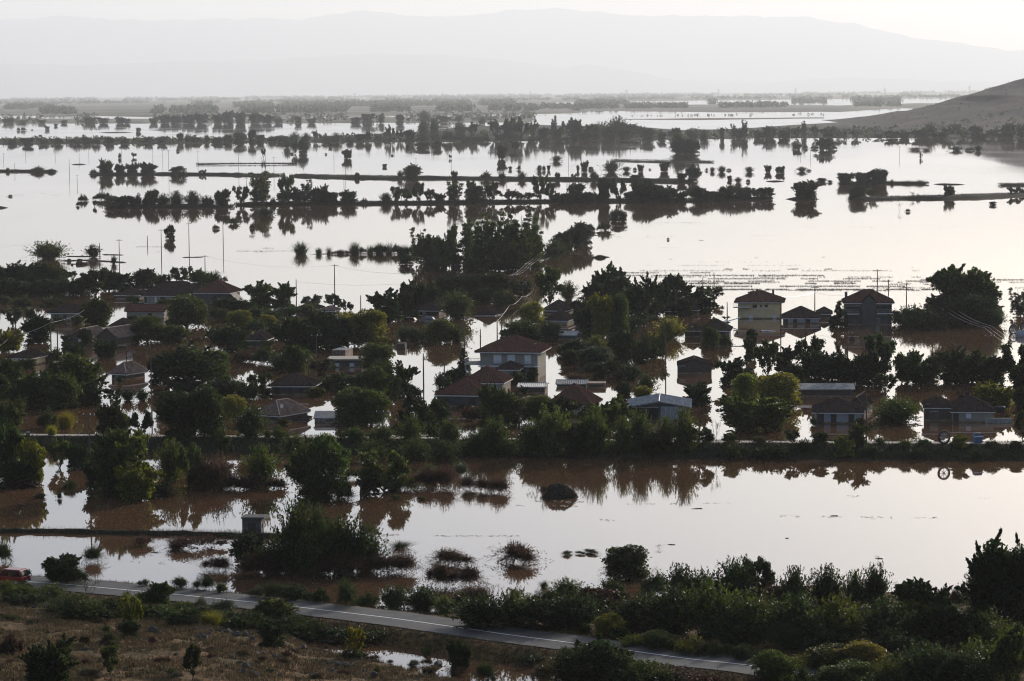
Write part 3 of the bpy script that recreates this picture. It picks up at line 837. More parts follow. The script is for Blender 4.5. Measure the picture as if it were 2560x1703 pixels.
# willows and bushes on the back causeways
plants('''265 437 399 42 Rd; 300 437 411 28 Rd; 331 437 401 37 Rd; 369 437 400 40 Rd; 234 436 423 20 Sd; 446 439 416 40 Dd; 95 431 416 42 Sd; 20 430 419 14 Sd; 128 431 422 26 Sd;
500 437 425 10 Ad; 510 437 424 12 Ad; 893 446 427 13 Rd; 1030 448 412 46 Rd; 1000 447 426 14 Wd; 1136 450 427 16 Td; 1215 450 428 34 Sd; 1257 450 430 20 Sd; 1305 450 429 20 Wd;
1394 451 431 13 Td; 1435 451 434 14 Ad; 1485 452 426 30 Rd; 1587 453 436 22 Rd; 1705 455 430 27 Rd; 1733 455 411 36 Rd; 1372 426 413 9 Td''', M_FAR, mix=True)
# bushes standing alone in the flood
plants('''718 370 344 20 Rd; 737 384 353 17 Ad; 757 385 346 24 Rd; 730 386 381 12 Sd; 867 397 373 22 Td; 1255 398 364 25 Td; 1288 380 354 20 Ad; 1281 390 384 10 Sd; 1055 371 355 44 Rd; 1094 371 355 24 Rd; 1019 372 362 10 Td;
826 368 358 9 Td; 962 418 410 12 Td; 981 390 386 9 Sd; 659 396 371 11 Ad; 299 396 383 13 Sd; 334 394 383 13 Rd; 445 379 372 9 Sd; 815 387 383 9 Sd; 1125 397 386 7 Ad; 1392 404 389 24 Wd; 1297 425 413 12 Sd; 1275 425 416 9 Td; 1349 428 413 15 Wd;
1360 427 415 12 Sd; 1445 428 413 8 Td; 1461 431 402 18 Td; 1477 425 417 11 Dd; 1530 431 400 46 Wd; 1566 429 416 19 Wd; 1588 426 419 12 Sd; 1602 430 411 17 Td; 1660 429 405 24 Td; 1625 425 421 6 Sd;
1781 430 418 15 Wd; 1805 431 415 19 Wd; 1766 427 420 8 Sd; 1822 427 421 10 Sd; 1873 431 417 20 Wd; 1920 431 413 17 Td; 1950 433 416 30 Td; 1824 451 439 13 Ld; 1845 457 443 18 Wd; 1870 456 447 9 Sd; 2004 429 417 24 Wd; 2022 428 423 14 Sd;
1697 384 327 48 Rd; 1727 385 348 44 Rd; 1708 385 345 50 Td; 1747 367 359 8 Sd; 1992 375 360 22 Td; 2014 372 363 12 Sd; 2063 376 345 42 Td; 2037 373 365 22 Sd; 2082 374 362 20 Sd; 2039 390 385 14 Sd;
2288 376 367 50 Eb; 2316 377 369 30 Eb; 2390 377 366 32 Wd; 2424 377 369 24 Sd; 2446 378 364 18 Wd; 2302 396 381 8 Pd; 59 327 318 13 Sd; 47 327 319 10 Sd; 118 325 313 14 Rd; 347 330 318 12 Rd; 80 326 323 6 Sd; 25 492 487 16 Sd; 2070 390 386 12 Sd; 2200 437 434 8 Sd''', M_FAR, mix=True)
# hedge of trees on the front causeway
plants('''257 500 480 46 Sd; 207 503 486 20 Sd; 236 517 500 14 Ad; 194 515 505 9 Sd; 282 518 490 44 Ds; 312 518 484 46 Rd; 347 518 484 34 Sd; 378 517 474 40 Ts; 408 517 485 40 Rd; 440 517 475 46 Rd; 483 517 474 48 Rd; 520 517 482 38 Rd; 556 517 474 42 Td;
602 513 466 38 Ad; 655 512 430 64 Pg; 683 513 493 16 Sd; 718 511 436 44 Ag; 712 511 478 44 Rd; 744 511 466 42 Rd; 768 511 450 30 Pd; 800 511 462 46 Td; 828 511 478 36 Rd; 870 510 474 52 Ld; 910 509 495 16 Sd;
965 509 482 32 Wd; 990 509 467 32 Ag; 1015 509 470 30 Ag; 1046 508 455 32 Ag; 1075 508 473 30 Ag; 1100 508 482 30 Td; 1136 508 446 42 Pg; 1178 507 449 30 Ag; 1192 507 465 56 Dd; 1232 506 451 52 Rd; 1272 506 467 42 Rd;
1310 506 476 54 Rd; 1351 505 439 38 Ag; 1376 504 455 30 Ag; 1402 505 479 60 Rd; 1440 505 477 60 Rd; 1442 500 459 40 Td; 1480 505 474 60 Rd; 1512 504 444 34 Td; 1545 505 446 38 Ag; 1580 504 470 44 Rd; 1612 505 458 62 Rd; 1641 504 462 44 Dd; 1670 505 464 54 Ld;
1702 505 474 34 Rd; 1746 504 464 46 Rd; 1772 504 470 50 Rd; 1800 502 474 44 Rd; 1815 500 461 38 Td; 1850 500 465 56 Ts; 1885 499 467 48 Rd; 1915 498 469 42 Ld; 2017 499 452 62 Td; 2143 498 464 48 Dd; 2180 497 473 27 Ad; 2115 460 432 46 Rd;
2158 460 430 46 Rd; 2195 460 422 48 Td; 2230 460 449 10 Ed; 2270 460 451 40 Ed; 2300 460 450 40 Ed; 2373 495 463 30 Td; 2280 497 478 28 Xd; 2295 497 485 14 Sd; 2535 489 467 34 Ad; 2555 487 470 20 Sd; 2055 455 445 26 Ld; 2075 457 450 14 Sd''', M_FAR, mix=True)
# the orchard land: the trees and groves one can tell apart
ORCH = '''1300 352 262 60 Rs; 1275 350 280 50 Ts; 1240 345 276 46 Rs; 1330 345 288 40 Rs; 1385 340 276 22 Ps; 1425 345 284 44 Rs; 1440 350 290 44 Rs; 1480 350 300 46 Rs; 1500 340 281 60 Rs; 1545 342 283 64 Rs; 1575 343 288 58 Rs; 1600 345 305 40 Rs; 1520 352 308 50 Ts; 1465 352 325 34 Td;
1360 350 302 40 Rs; 1390 352 308 40 Ts; 1180 345 280 40 Rs; 1150 342 296 40 Rs; 1060 340 272 40 Rs; 1085 342 282 36 Rs; 920 308 272 44 Rs; 890 308 284 40 Rs; 950 308 276 30 Ps; 1000 308 282 30 Rs; 1060 307 272 34 Rs; 1110 306 282 36 Rs; 1145 305 276 26 Rs; 1205 312 284 36 Rs; 640 309 275 42 Rs; 600 309 275 36 Rs; 570 309 271 46 Rs; 545 309 277 34 Rs; 505 309 276 40 Rs; 475 309 281 44 Rs; 440 309 283 38 Rs; 410 309 281 34 Rs; 385 309 289 28 Rs; 260 309 284 34 Rs; 225 309 283 40 Rs; 300 309 289 30 Rs; 318 309 291 22 Rs; 160 309 295 22 Rs; 20 309 290 36 Rs; 55 309 296 30 Rs; 105 309 297 24 Rs;
670 309 283 34 Rs; 695 309 289 26 Rs; 745 309 286 24 Rs; 780 309 290 30 Rs; 575 316 296 14 Ps; 600 316 298 20 Rs; 140 316 307 12 Rs;
30 361 338 34 Rs; 70 362 334 36 Rd; 110 360 342 30 Rs; 145 361 337 32 Rd; 190 361 335 34 Rs; 215 360 341 28 Td; 240 361 338 30 Rs; 275 360 337 30 Rd; 310 360 342 30 Rs; 345 350 321 12 As; 372 358 335 26 Rs; 405 358 337 34 Rs; 450 355 325 18 Td; 470 356 328 34 Rs; 490 357 334 30 Rd; 517 356 334 18 Rd; 545 358 336 30 Rs; 570 357 331 26 Rs; 600 357 324 40 Rs; 630 357 318 22 Rd; 650 357 326 30 Rs; 680 356 331 30 Rs; 705 356 333 34 Rd; 735 356 322 36 Rs; 765 356 326 28 Rs; 790 352 316 24 Rs; 815 356 330 34 Rd; 840 356 322 36 Rs; 875 356 333 30 Rs; 900 355 328 30 Rd; 920 354 315 24 Rs; 945 354 322 30 Rs; 975 352 306 26 Rs; 1000 352 312 28 Rs; 1025 355 318 40 Rs; 1060 354 326 34 Rs; 1090 354 321 36 Rs; 1120 354 316 36 Rs; 1150 354 322 40 Rs; 1180 354 326 34 Rs; 1210 354 329 40 Rs; 1250 354 331 36 Rs; 1290 354 327 40 Rs; 1330 354 334 36 Rs; 1370 354 332 40 Rs; 1410 353 336 40 Rs; 1560 350 318 36 Td; 1620 350 309 38 Rs; 1655 350 322 30 Rd; 1690 350 306 34 Rs; 1730 349 303 42 Rs; 1760 349 308 36 Rs; 1805 348 312 16 Rd; 1835 345 300 20 Ps; 1862 346 288 24 Ps; 1850 346 305 26 Rs; 1900 346 322 40 Rs; 1925 346 310 40 Rs; 1960 346 318 40 Rs; 1990 345 312 34 Rs; 2010 344 292 22 Ps; 2040 345 298 30 Rs; 2070 344 306 40 Rs; 2100 345 318 40 Rs; 2140 345 315 34 Rs; 2230 346 323 44 Rd; 2260 346 326 40 Rd; 2300 346 318 44 Rd; 2325 342 293 48 Rs; 2370 345 305 44 Rs; 2410 345 312 50 Rs; 2440 343 297 40 Rs; 2480 345 305 44 Rs; 2520 344 300 54 Rs; 2556 344 292 40 Rs; 2200 345 330 44 Rd; 2350 346 322 50 Rd; 2450 346 325 54 Rd; 2510 346 326 54 Rd; 2390 330 300 30 Rs'''
M_ORCH = [('the hazy central grove', 1540, 300), ('the hazy rounded hilltop tree', 1300, 290), ('the dry hill', 2480, 270), ('the far left pool', 300, 322), ('the far right pool', 1700, 305), ('the far levee trees', 560, 285), ('the left edge of the photo', 0, 340), ('the block of trees standing in water', 1712, 355), ('the notch in the far shore', 780, 340), ('the twin split trees', 1850, 300), ('the far narrow pool', 1000, 312), ('the right edge of the photo', 2560, 310), ('the first far bushes', 150, 350), ('the lone poplar row', 2010, 310)]
plants(ORCH, M_ORCH, single=True, group='hazy trees on the far orchard land', name_as='orchard_tree', pre='hazy ', wide=.8, tall=.78, mix=True)
# reeds, grove and island bushes between the far water and the village
M_GROVE = [('the big poplar grove', 1255, 610), ('the long reed line', 910, 622), ('the round hay bales', 195, 655), ('the bushy bank right of the grove', 1425, 600), ('the left edge of the photo', 0, 640)]
plants('''425 597 562 27 Ld; 122 648 604 78 Wg; 232 644 612 38 Wd; 285 660 640 17 Wd; 753 636 606 40 Ed; 797 636 620 18 Ed; 822 636 616 20 Ed; 852 635 624 24 Eb; 888 636 607 34 Ed; 925 635 612 27 Ed; 948 635 609 32 Ed; 972 635 607 34 Ed; 1015 635 613 32 Ed; 1037 636 614 28 Ed; 906 635 617 24 Bd; 937 635 614 26 Bd; 960 635 612 30 Bd; 988 635 610 30 Bd; 1002 635 615 26 Ed; 1026 635 616 28 Bd; 840 635 627 26 Bd; 868 635 626 22 Bb;
1014 661 636 38 Dd; 1053 662 571 48 Pg; 1078 668 592 50 Rg; 1112 670 580 58 Tg; 1133 655 562 34 Ag; 1140 672 630 36 Rd; 1095 676 640 60 Rd;
1172 668 540 58 Pg; 1205 672 534 62 Pg; 1240 674 531 66 Pg; 1273 675 530 64 Pg; 1303 674 534 62 Pg; 1335 668 543 56 Pg; 1220 676 610 80 Ag; 1290 678 590 90 Tg; 1330 672 578 64 Rg; 1250 678 640 130 Sd; 1190 676 648 80 Sd; 1160 665 600 22 Xd;
1388 642 598 50 Wd; 1405 634 580 60 Rd; 1430 624 566 60 Rd; 1456 614 555 54 Rs; 1375 648 612 44 Sd; 1480 578 563 30 Sd; 1510 576 552 40 Sd; 1547 554 527 38 Dd; 2270 530 522 14 Sd; 2250 528 505 14 Xd; 2481 513 504 18 Ld; 540 573 562 16 Sd; 585 560 545 40 Sd; 665 540 518 36 Sd; 630 572 560 10 Sd; 1670 600 594 8 Sd''', M_GROVE)

# ------------------------------------------------------------------ the village
M_VIL = [('the cream two-storey house', 1898, 770), ('the pale cottage', 2002, 792), ('the grey two-storey house', 2170, 775), ('the house with white shutters', 1275, 890), ('the tin-roofed barn', 1650, 1015),
         ('the lone dark shed', 1737, 917), ('the cottage with three dark openings', 2095, 1035), ('the twin-roofed house', 2400, 1030), ('the long grey outbuilding', 2063, 975), ('the little barn with a sunlit side', 305, 925),
         ('the wide long-roofed house', 430, 735), ('the dark hipped farmhouse', 730, 965), ('the grey block shed', 843, 1042), ('the flat-roofed house', 860, 905), ('the house with a sunlit awning', 545, 720),
         ('the paired hip-roofed houses', 1175, 970), ('the dark red roof', 1425, 985), ('the cottage by the white plank', 1785, 825), ('the garage cottage', 1070, 772), ('the cottage with three shuttered windows', 160, 780),
         ('the left-edge cream cottage', 45, 897), ('the floating wheel', 325, 886), ('the joined sheds', 255, 845), ('the house half hidden under dark trees', 640, 850), ('the two stacked roofs', 1390, 780), ('the wheels at the right edge', 2545, 825)]
plants('''-5 725 650 60 Rd; 45 722 648 90 Rd; 92 718 652 60 Td; 128 716 658 72 Rd; 155 705 670 44 Ld; 20 740 688 76 Rd; 62 740 702 76 Sd; 115 738 690 80 Rd; 158 738 692 84 Sd; 203 738 688 76 Rd; 242 740 668 80 Ad; 275 728 674 56 Td; 312 728 680 48 Ld; 360 724 668 70 Rd; 398 720 682 32 Rd; 420 722 682 28 As; 455 714 664 50 As; 500 716 668 60 Rg; 535 714 676 44 Wg; 560 708 690 20 As; 180 700 676 24 As; 330 760 735 44 Bd;
240 826 740 74 Rg; 465 818 732 104 Dg; 370 856 785 88 Dg; 432 856 806 78 Rg; 95 858 784 74 Rd; 30 815 768 50 As; 18 880 812 64 Ty; 80 800 765 44 Sd; 213 862 818 32 Rd; 166 868 830 30 Ld; 262 895 842 54 Td; 60 770 740 60 Sd; 135 765 740 60 Sd; 10 760 735 40 Sd; 590 818 774 52 Dy; 560 805 770 40 Dg; 80 888 862 44 Sb;
650 774 696 78 Lg; 708 774 702 58 Lg; 565 785 740 76 Rd; 605 785 744 60 Rd; 530 795 762 60 Sd; 780 775 735 52 As; 832 775 732 46 As; 862 778 746 32 As; 878 778 756 22 As; 720 790 762 90 Sd; 640 795 764 66 Sd; 770 790 755 50 Wg; 680 800 770 60 Sd;
962 804 716 94 Ld; 1008 790 722 54 Rd; 1040 785 698 74 Td; 1078 782 694 60 Rd; 605 822 772 58 Dy; 668 822 784 48 Dy; 575 880 802 88 Rd; 545 845 810 50 Sd; 735 880 788 74 Rd; 765 880 800 80 Rd; 800 868 772 70 Td; 835 872 782 76 Rd; 868 866 776 94 Dy; 925 866 768 104 Dy; 700 850 800 60 Td; 640 830 795 60 Sd;
660 910 860 62 Sd; 700 925 880 64 Wd; 740 928 858 62 Rg; 610 905 872 50 Sb; 940 926 854 78 Dg; 955 945 898 66 Sd; 1010 850 812 42 Wd; 1036 852 815 44 Wd; 1100 856 794 84 Dg; 1142 856 808 50 Wg; 1075 850 815 40 Sd;
1112 742 688 54 Rd; 1145 742 678 64 Rd; 1180 742 677 66 Rd; 1215 742 674 66 Rd; 1250 742 680 64 Rd; 1145 796 722 80 Wg; 1265 765 720 62 Sd; 1208 760 718 60 Rd; 1375 766 662 94 Ag; 1300 750 700 54 Ad; 1420 750 700 50 Wd; 1330 812 752 74 Dy; 1302 860 798 82 Dg; 1375 850 800 52 Rd; 1270 856 820 40 Rd; 1330 860 825 60 Rd;
1525 748 654 78 Td; 1490 780 690 74 Rd; 1545 775 684 80 Rd; 1500 842 726 70 Ty; 1545 840 728 60 Dg; 1590 810 690 84 Rd; 1470 840 752 60 Rd; 1450 800 745 50 Td; 1440 895 848 66 Rd; 1490 918 862 90 Ds; 1410 890 850 40 Sd; 1490 880 835 60 Wg; 1556 905 818 64 Rd; 1615 905 835 60 Sd; 1575 830 780 70 Rd;
1640 790 678 76 Td; 1690 760 680 66 Ld; 1745 782 712 84 Ld; 1785 752 714 46 Ad; 1610 800 720 80 Rd; 1675 846 789 68 Wy; 1635 895 825 62 Td; 1710 790 735 60 Ld; 1777 872 814 46 Dg; 1812 868 832 40 Sd; 1880 858 822 30 Ld; 1800 840 805 26 Ad; 1885 745 722 30 Ad; 1815 800 790 20 Ad;
1835 960 888 96 Ld; 1875 900 834 34 Ld; 1920 940 848 74 Ad; 1962 930 862 62 Ld; 2022 935 836 84 Ad; 1865 1010 928 78 Dy; 1945 1018 928 104 Dy; 1890 1075 976 164 Tg; 2045 965 862 86 Rd; 1990 960 900 60 Rd; 2000 960 930 60 Es; 1600 908 884 34 Ld; 1580 950 908 62 Wd; 1555 945 905 50 Ld; 1615 988 930 54 Wd; 1606 1006 962 46 Dy; 1745 1012 950 80 Ld; 1500 945 905 44 Rd; 1530 935 900 54 Rd;
2400 800 655 150 Tg; 2440 800 690 110 Tg; 2360 800 720 90 Rd; 2430 812 722 120 Rd; 2290 815 760 92 Wg; 2320 822 772 90 Wd; 2400 815 755 110 Sd; 2490 815 768 50 Wg; 2470 812 750 60 Rd; 2260 812 770 60 Wd; 2100 818 748 44 Cd; 2235 812 775 36 Ad; 2545 790 716 40 Pd; 2080 812 790 30 Sd;
2095 968 864 92 Rd; 2135 960 895 60 Td; 2195 965 828 104 Ad; 2170 965 880 80 Rd; 2270 958 872 80 Tg; 2330 950 880 56 Rd; 2385 958 858 90 Ld; 2430 955 870 90 Ld; 2480 960 886 76 Rd; 2535 960 852 84 Ad; 2555 990 905 60 Rd; 2215 985 930 60 Ad; 2310 960 905 60 Rd;
2245 1056 988 112 Wg; 2482 1022 946 98 Ty; 2425 1012 978 60 Rb; 2556 1095 1025 34 Ad; 2560 1030 960 50 Rd; 2225 1060 1030 60 Sd; 150 808 790 40 Sd; 196 812 788 34 Rg; 20 918 900 44 Sd; 70 922 896 44 Rg; 340 768 752 40 Sd; 410 770 748 36 Rg; 480 775 752 44 Rd; 330 800 786 30 Sd; 665 992 968 40 Rd; 790 992 966 44 Rg; 640 1064 1040 40 Sd; 708 1066 1046 34 Rg; 610 872 852 30 Rd; 668 874 850 34 Rg; 830 924 908 30 Sd; 300 956 940 24 Sd; 1035 794 776 30 Rd; 1098 1022 996 40 Rg; 1160 1024 1006 36 Sd; 1214 990 966 36 Rg; 1384 1044 1022 44 Rg; 1468 1046 1026 40 Rd; 2034 1064 1040 26 Sg; 2150 1064 1044 28 Rd''', M_VIL, wide=1.0, tall=.94)
plants('''190 1000 864 140 Rg; 105 1015 920 120 Tg; 150 1020 930 110 Rg; 25 985 890 70 Rg; 60 1020 950 80 Rd; -5 1000 930 60 Rg; 140 905 866 66 Sd; 185 890 856 64 Rd; 120 1070 1018 50 Sd; 165 1070 1028 46 Ey; 220 1010 950 80 Rd; 283 1010 968 44 Ad; 318 1002 970 36 Wd; 355 1002 968 44 Wd; 275 1090 992 76 Td; 356 1092 1022 52 Ad; 305 1090 1020 56 Rg; 450 1092 958 110 Rd; 510 1092 962 100 Dd; 475 972 844 150 Rd; 540 960 870 80 Dg; 560 1000 946 76 Dd; 582 1040 984 68 Dy; 625 1092 1008 92 Wd; 400 960 880 60 Rd; 420 1040 975 60 Dd; 535 1090 1010 60 Ag; 25 1075 985 80 Tg; -5 1080 1000 60 Rg; 620 1000 950 70 Sd;
650 992 930 58 Ad; 600 980 945 50 Sd; 805 944 892 58 As; 806 975 944 54 Lg; 852 975 928 64 Lg; 898 976 928 64 Lg; 938 988 912 64 Dg; 1008 992 896 68 Lg; 960 985 925 60 Ld; 880 1062 964 100 Dg; 930 1062 968 90 Dg; 1040 1092 958 122 Cd; 990 1010 940 46 Ad; 1090 1070 990 60 Rd;
1240 1065 955 80 Tg; 1275 1065 970 70 Rg; 1225 1060 1000 70 Rg; 1345 1056 984 90 Dg; 1400 1056 990 100 Td; 1525 1082 984 112 Tg; 1480 1080 1010 70 Rd; 1310 988 962 30 Ad; 1160 930 866 32 Cd; 1135 958 916 64 Rd; 1110 970 930 50 Sd; 1292 960 926 48 Wd; 1332 952 910 26 Rg; 1230 935 910 40 Wd; 1430 910 868 58 Rd; 1478 930 908 46 Sd; 1180 1050 1015 60 Sb; 1440 960 930 60 Bb; 1560 1000 950 40 Rd; 760 905 870 50 Wg''', M_VIL, wide=1.0, tall=.94)

# ------------------------------------------------------------------ on and around the levee
M_LEV = [('the big spoked wheel', 2360, 1096), ('the blue barrel', 2444, 1083), ('the tin-roofed barn', 1650, 1015), ('the grey block shed', 843, 1042), ('the dark evergreen by the levee', 1040, 1030), ('the big dome tree in the channel', 800, 1165),
         ('the leafless leaning trunk', 903, 1225), ('the tall pole at the left', 226, 1130), ('the grey marker box', 70, 1084), ('the debris mound in the channel', 1400, 1225), ('the cottage with three dark openings', 2095, 1035), ('the concrete hut', 630, 1315)]
plants('''1030 1122 1038 66 Wg; 1125 1128 1050 66 Wg; 1238 1128 1044 76 Wg; 1100 1140 1092 80 Wg; 1190 1140 1078 76 Wg; 1270 1140 1098 66 Wg; 1380 1136 1018 112 Wg; 1330 1140 1070 70 Rg; 1490 1134 1028 80 Wg; 1440 1140 1060 70 Td; 1560 1136 1048 70 Wg; 1602 1132 1030 64 Wg; 1662 1132 1046 56 Wg; 1712 1130 1024 78 Wg; 1756 1128 1070 50 Ad; 1790 1118 1050 28 Xd; 1826 1116 1084 40 Lg; 1635 1138 1085 80 Rd;
1980 1112 1078 40 Ad; 2050 1112 1085 44 Ld; 2146 1114 1056 50 Lg; 2110 1144 1088 52 Ly; 2010 1130 1100 50 Sd; 2200 1116 1098 40 Sg; 2260 1116 1100 40 Sg; 2310 1118 1098 36 Sg; 2400 1120 1085 50 Ly; 2480 1122 1104 40 Sd; 2540 1122 1108 30 Dd; 1900 1114 1096 40 Sd; 2180 1140 1115 60 Sd; 2300 1145 1120 60 Sd; 2450 1146 1120 70 Sd; 1930 1145 1112 80 Sd; 1840 1145 1110 80 Sd;
550 1100 1074 40 Sy; 440 1100 1080 60 Sg; 690 1104 1070 50 Sg; 900 1106 1070 90 Sg; 960 1108 1065 60 Wg; 130 1090 1066 30 Ey; 740 1140 1082 64 Wg; 560 1140 1090 50 Ad;
20 1205 1052 86 Tg; 85 1212 1098 78 Ty; 45 1215 1150 90 Rd; 150 1170 1100 64 Ag; 195 1172 1110 60 Rd; 225 1165 1120 44 Ty; 285 1230 1068 110 Rg; 335 1236 1082 110 Ag; 348 1250 1160 114 Ty; 300 1240 1150 100 Rd; 240 1222 1140 60 Rd; 428 1206 1098 84 Wg; 478 1215 1108 60 Ag; 540 1220 1136 120 Bb; 500 1218 1150 70 Sd; 655 1214 1112 94 Wg; 630 1222 1180 80 Sb; 690 1222 1190 60 Sb; 770 1240 1095 90 Rg; 820 1248 1088 110 Dg; 800 1255 1180 80 Rd; 860 1246 1210 70 Bb; 580 1222 1185 70 Bb;
955 1232 1128 120 Ag; 985 1225 1160 90 Wg; 925 1232 1180 60 Rb; 935 1150 1098 70 Wg; 1040 1150 1096 80 Wg; 1110 1160 1100 76 Wd; 1062 1218 1168 66 Bb; 1112 1216 1156 86 Bb; 1170 1224 1184 54 Bb; 1212 1228 1190 60 Bb; 1245 1232 1186 66 Bb; 1075 1195 1160 46 Wg; 1150 1190 1152 40 Bs; 1010 1222 1180 60 Bb;
180 1222 1200 30 Ed; 165 1220 1208 24 Ed; 100 1245 1233 40 Sd; 148 1247 1230 14 Sd; 990 1250 1236 26 Sd; 1055 1250 1240 20 Sd; 1360 1226 1214 20 Sb; 875 1198 1170 40 Bd; 395 1240 1205 70 Rd; 520 1226 1204 90 Bb; 45 1218 1195 90 Sb''', M_LEV)

# ------------------------------------------------------------------ islands in the channel and the verge bushes
M_CH = [('the concrete hut', 630, 1315), ('the red car', 30, 1448), ('the tall island bush', 750, 1330), ('the debris mound in the channel', 1400, 1225), ('the domed islet bush', 1570, 1405), ('the bright lone roadside bush', 1525, 1565), ('the big dark tree at the right edge', 2500, 1440)]
plants('''236 1405 1360 64 Bd; 355 1364 1336 58 Bb; 490 1372 1340 140 Bb; 440 1370 1344 60 Eb; 545 1428 1388 78 Bb; 5 1405 1348 54 Bd; 620 1412 1325 84 Rd; 585 1360 1320 40 Xd; 690 1432 1350 120 Wd; 740 1432 1250 124 Wd; 790 1425 1262 100 Wd; 770 1435 1330 110 Wg; 860 1430 1290 110 Wd; 915 1428 1308 100 Wd; 850 1440 1372 170 Bb; 660 1440 1370 120 Bb; 950 1432 1378 110 Bb; 1010 1434 1372 82 Bb; 900 1310 1282 60 Xd; 1000 1370 1352 70 Ed; 1130 1410 1370 116 Bb; 1098 1466 1398 64 Bb; 1166 1466 1408 92 Bb; 1300 1406 1354 128 Bb; 1570 1446 1364 112 Dd; 1530 1442 1395 60 Bb; 1600 1450 1420 50 Sb;
1240 1385 1366 60 Xd; 1475 1384 1374 56 Bd; 1420 1387 1377 44 Bd; 1450 1386 1378 30 Bd; 1360 1470 1452 30 Ed; 380 1385 1378 20 Xd; 480 1402 1394 36 Xd; 1650 1372 1360 24 Xd; 2195 1402 1388 18 Xd; 70 1440 1425 24 Sd''', M_CH)
plants('''155 1456 1390 96 Td; 190 1460 1412 70 Bd; 455 1474 1442 60 Bd; 515 1478 1438 66 Bd; 555 1482 1455 34 Sg; 690 1494 1452 90 Bd; 640 1492 1462 50 Bs; 735 1500 1460 60 Wd; 790 1505 1470 60 Sd; 870 1514 1446 76 Bd; 920 1518 1480 60 Sd; 985 1524 1462 80 Wd; 1055 1530 1464 100 Wd; 1110 1535 1488 60 Wg; 360 1468 1448 30 Bs;
1190 1510 1452 110 Bb; 1150 1530 1480 90 Sd; 1230 1500 1452 70 Xd; 1290 1490 1470 40 Eb; 1420 1500 1446 100 Wg; 1370 1515 1470 80 Bd; 1530 1505 1448 70 Wd; 1480 1520 1470 80 Rb; 1640 1500 1424 84 Bd; 1700 1510 1410 96 Wd; 1760 1515 1425 100 Wd; 1845 1510 1396 110 Wd; 1895 1508 1392 80 Ad; 1985 1515 1414 80 Wd; 2065 1520 1412 100 Wd; 2135 1522 1426 70 Wg; 2190 1520 1412 80 Wd; 2285 1535 1450 90 Td; 2340 1540 1462 80 Td; 2400 1525 1458 70 Bb; 1940 1520 1450 80 Bb;
2490 1570 1328 150 Rd; 2545 1575 1340 110 Rd; 2450 1560 1400 80 Wd;
1200 1570 1486 140 Wd; 1290 1565 1474 150 Wg; 1360 1572 1490 130 Rd; 1440 1570 1478 130 Wd; 1520 1540 1475 110 Rb; 1590 1580 1484 140 Wd; 1680 1585 1462 170 Wd; 1780 1590 1450 170 Wg; 1880 1600 1480 170 Wg; 1990 1610 1484 170 Wd; 2100 1615 1490 170 Wg; 2210 1615 1495 160 Wd; 2300 1610 1505 120 Td; 2380 1615 1495 140 Td; 2470 1620 1530 150 Wg; 1620 1590 1530 110 Bb; 1840 1610 1545 130 Wd; 2050 1625 1550 150 Wd; 2230 1640 1570 140 Wd; 1950 1625 1560 120 Bd;
1525 1592 1536 88 Dy; 1585 1614 1584 84 Sy; 1650 1622 1578 96 Dg; 1720 1631 1590 96 Sy; 2075 1670 1612 120 Dg; 2150 1676 1604 130 Dy; 2010 1664 1638 100 Sy; 2260 1690 1630 120 Sd; 2340 1690 1615 140 Bd; 1460 1585 1560 50 Sd; 1560 1600 1570 60 Sd; 1790 1640 1600 80 Sd; 1870 1650 1610 90 Sd''', M_CH)
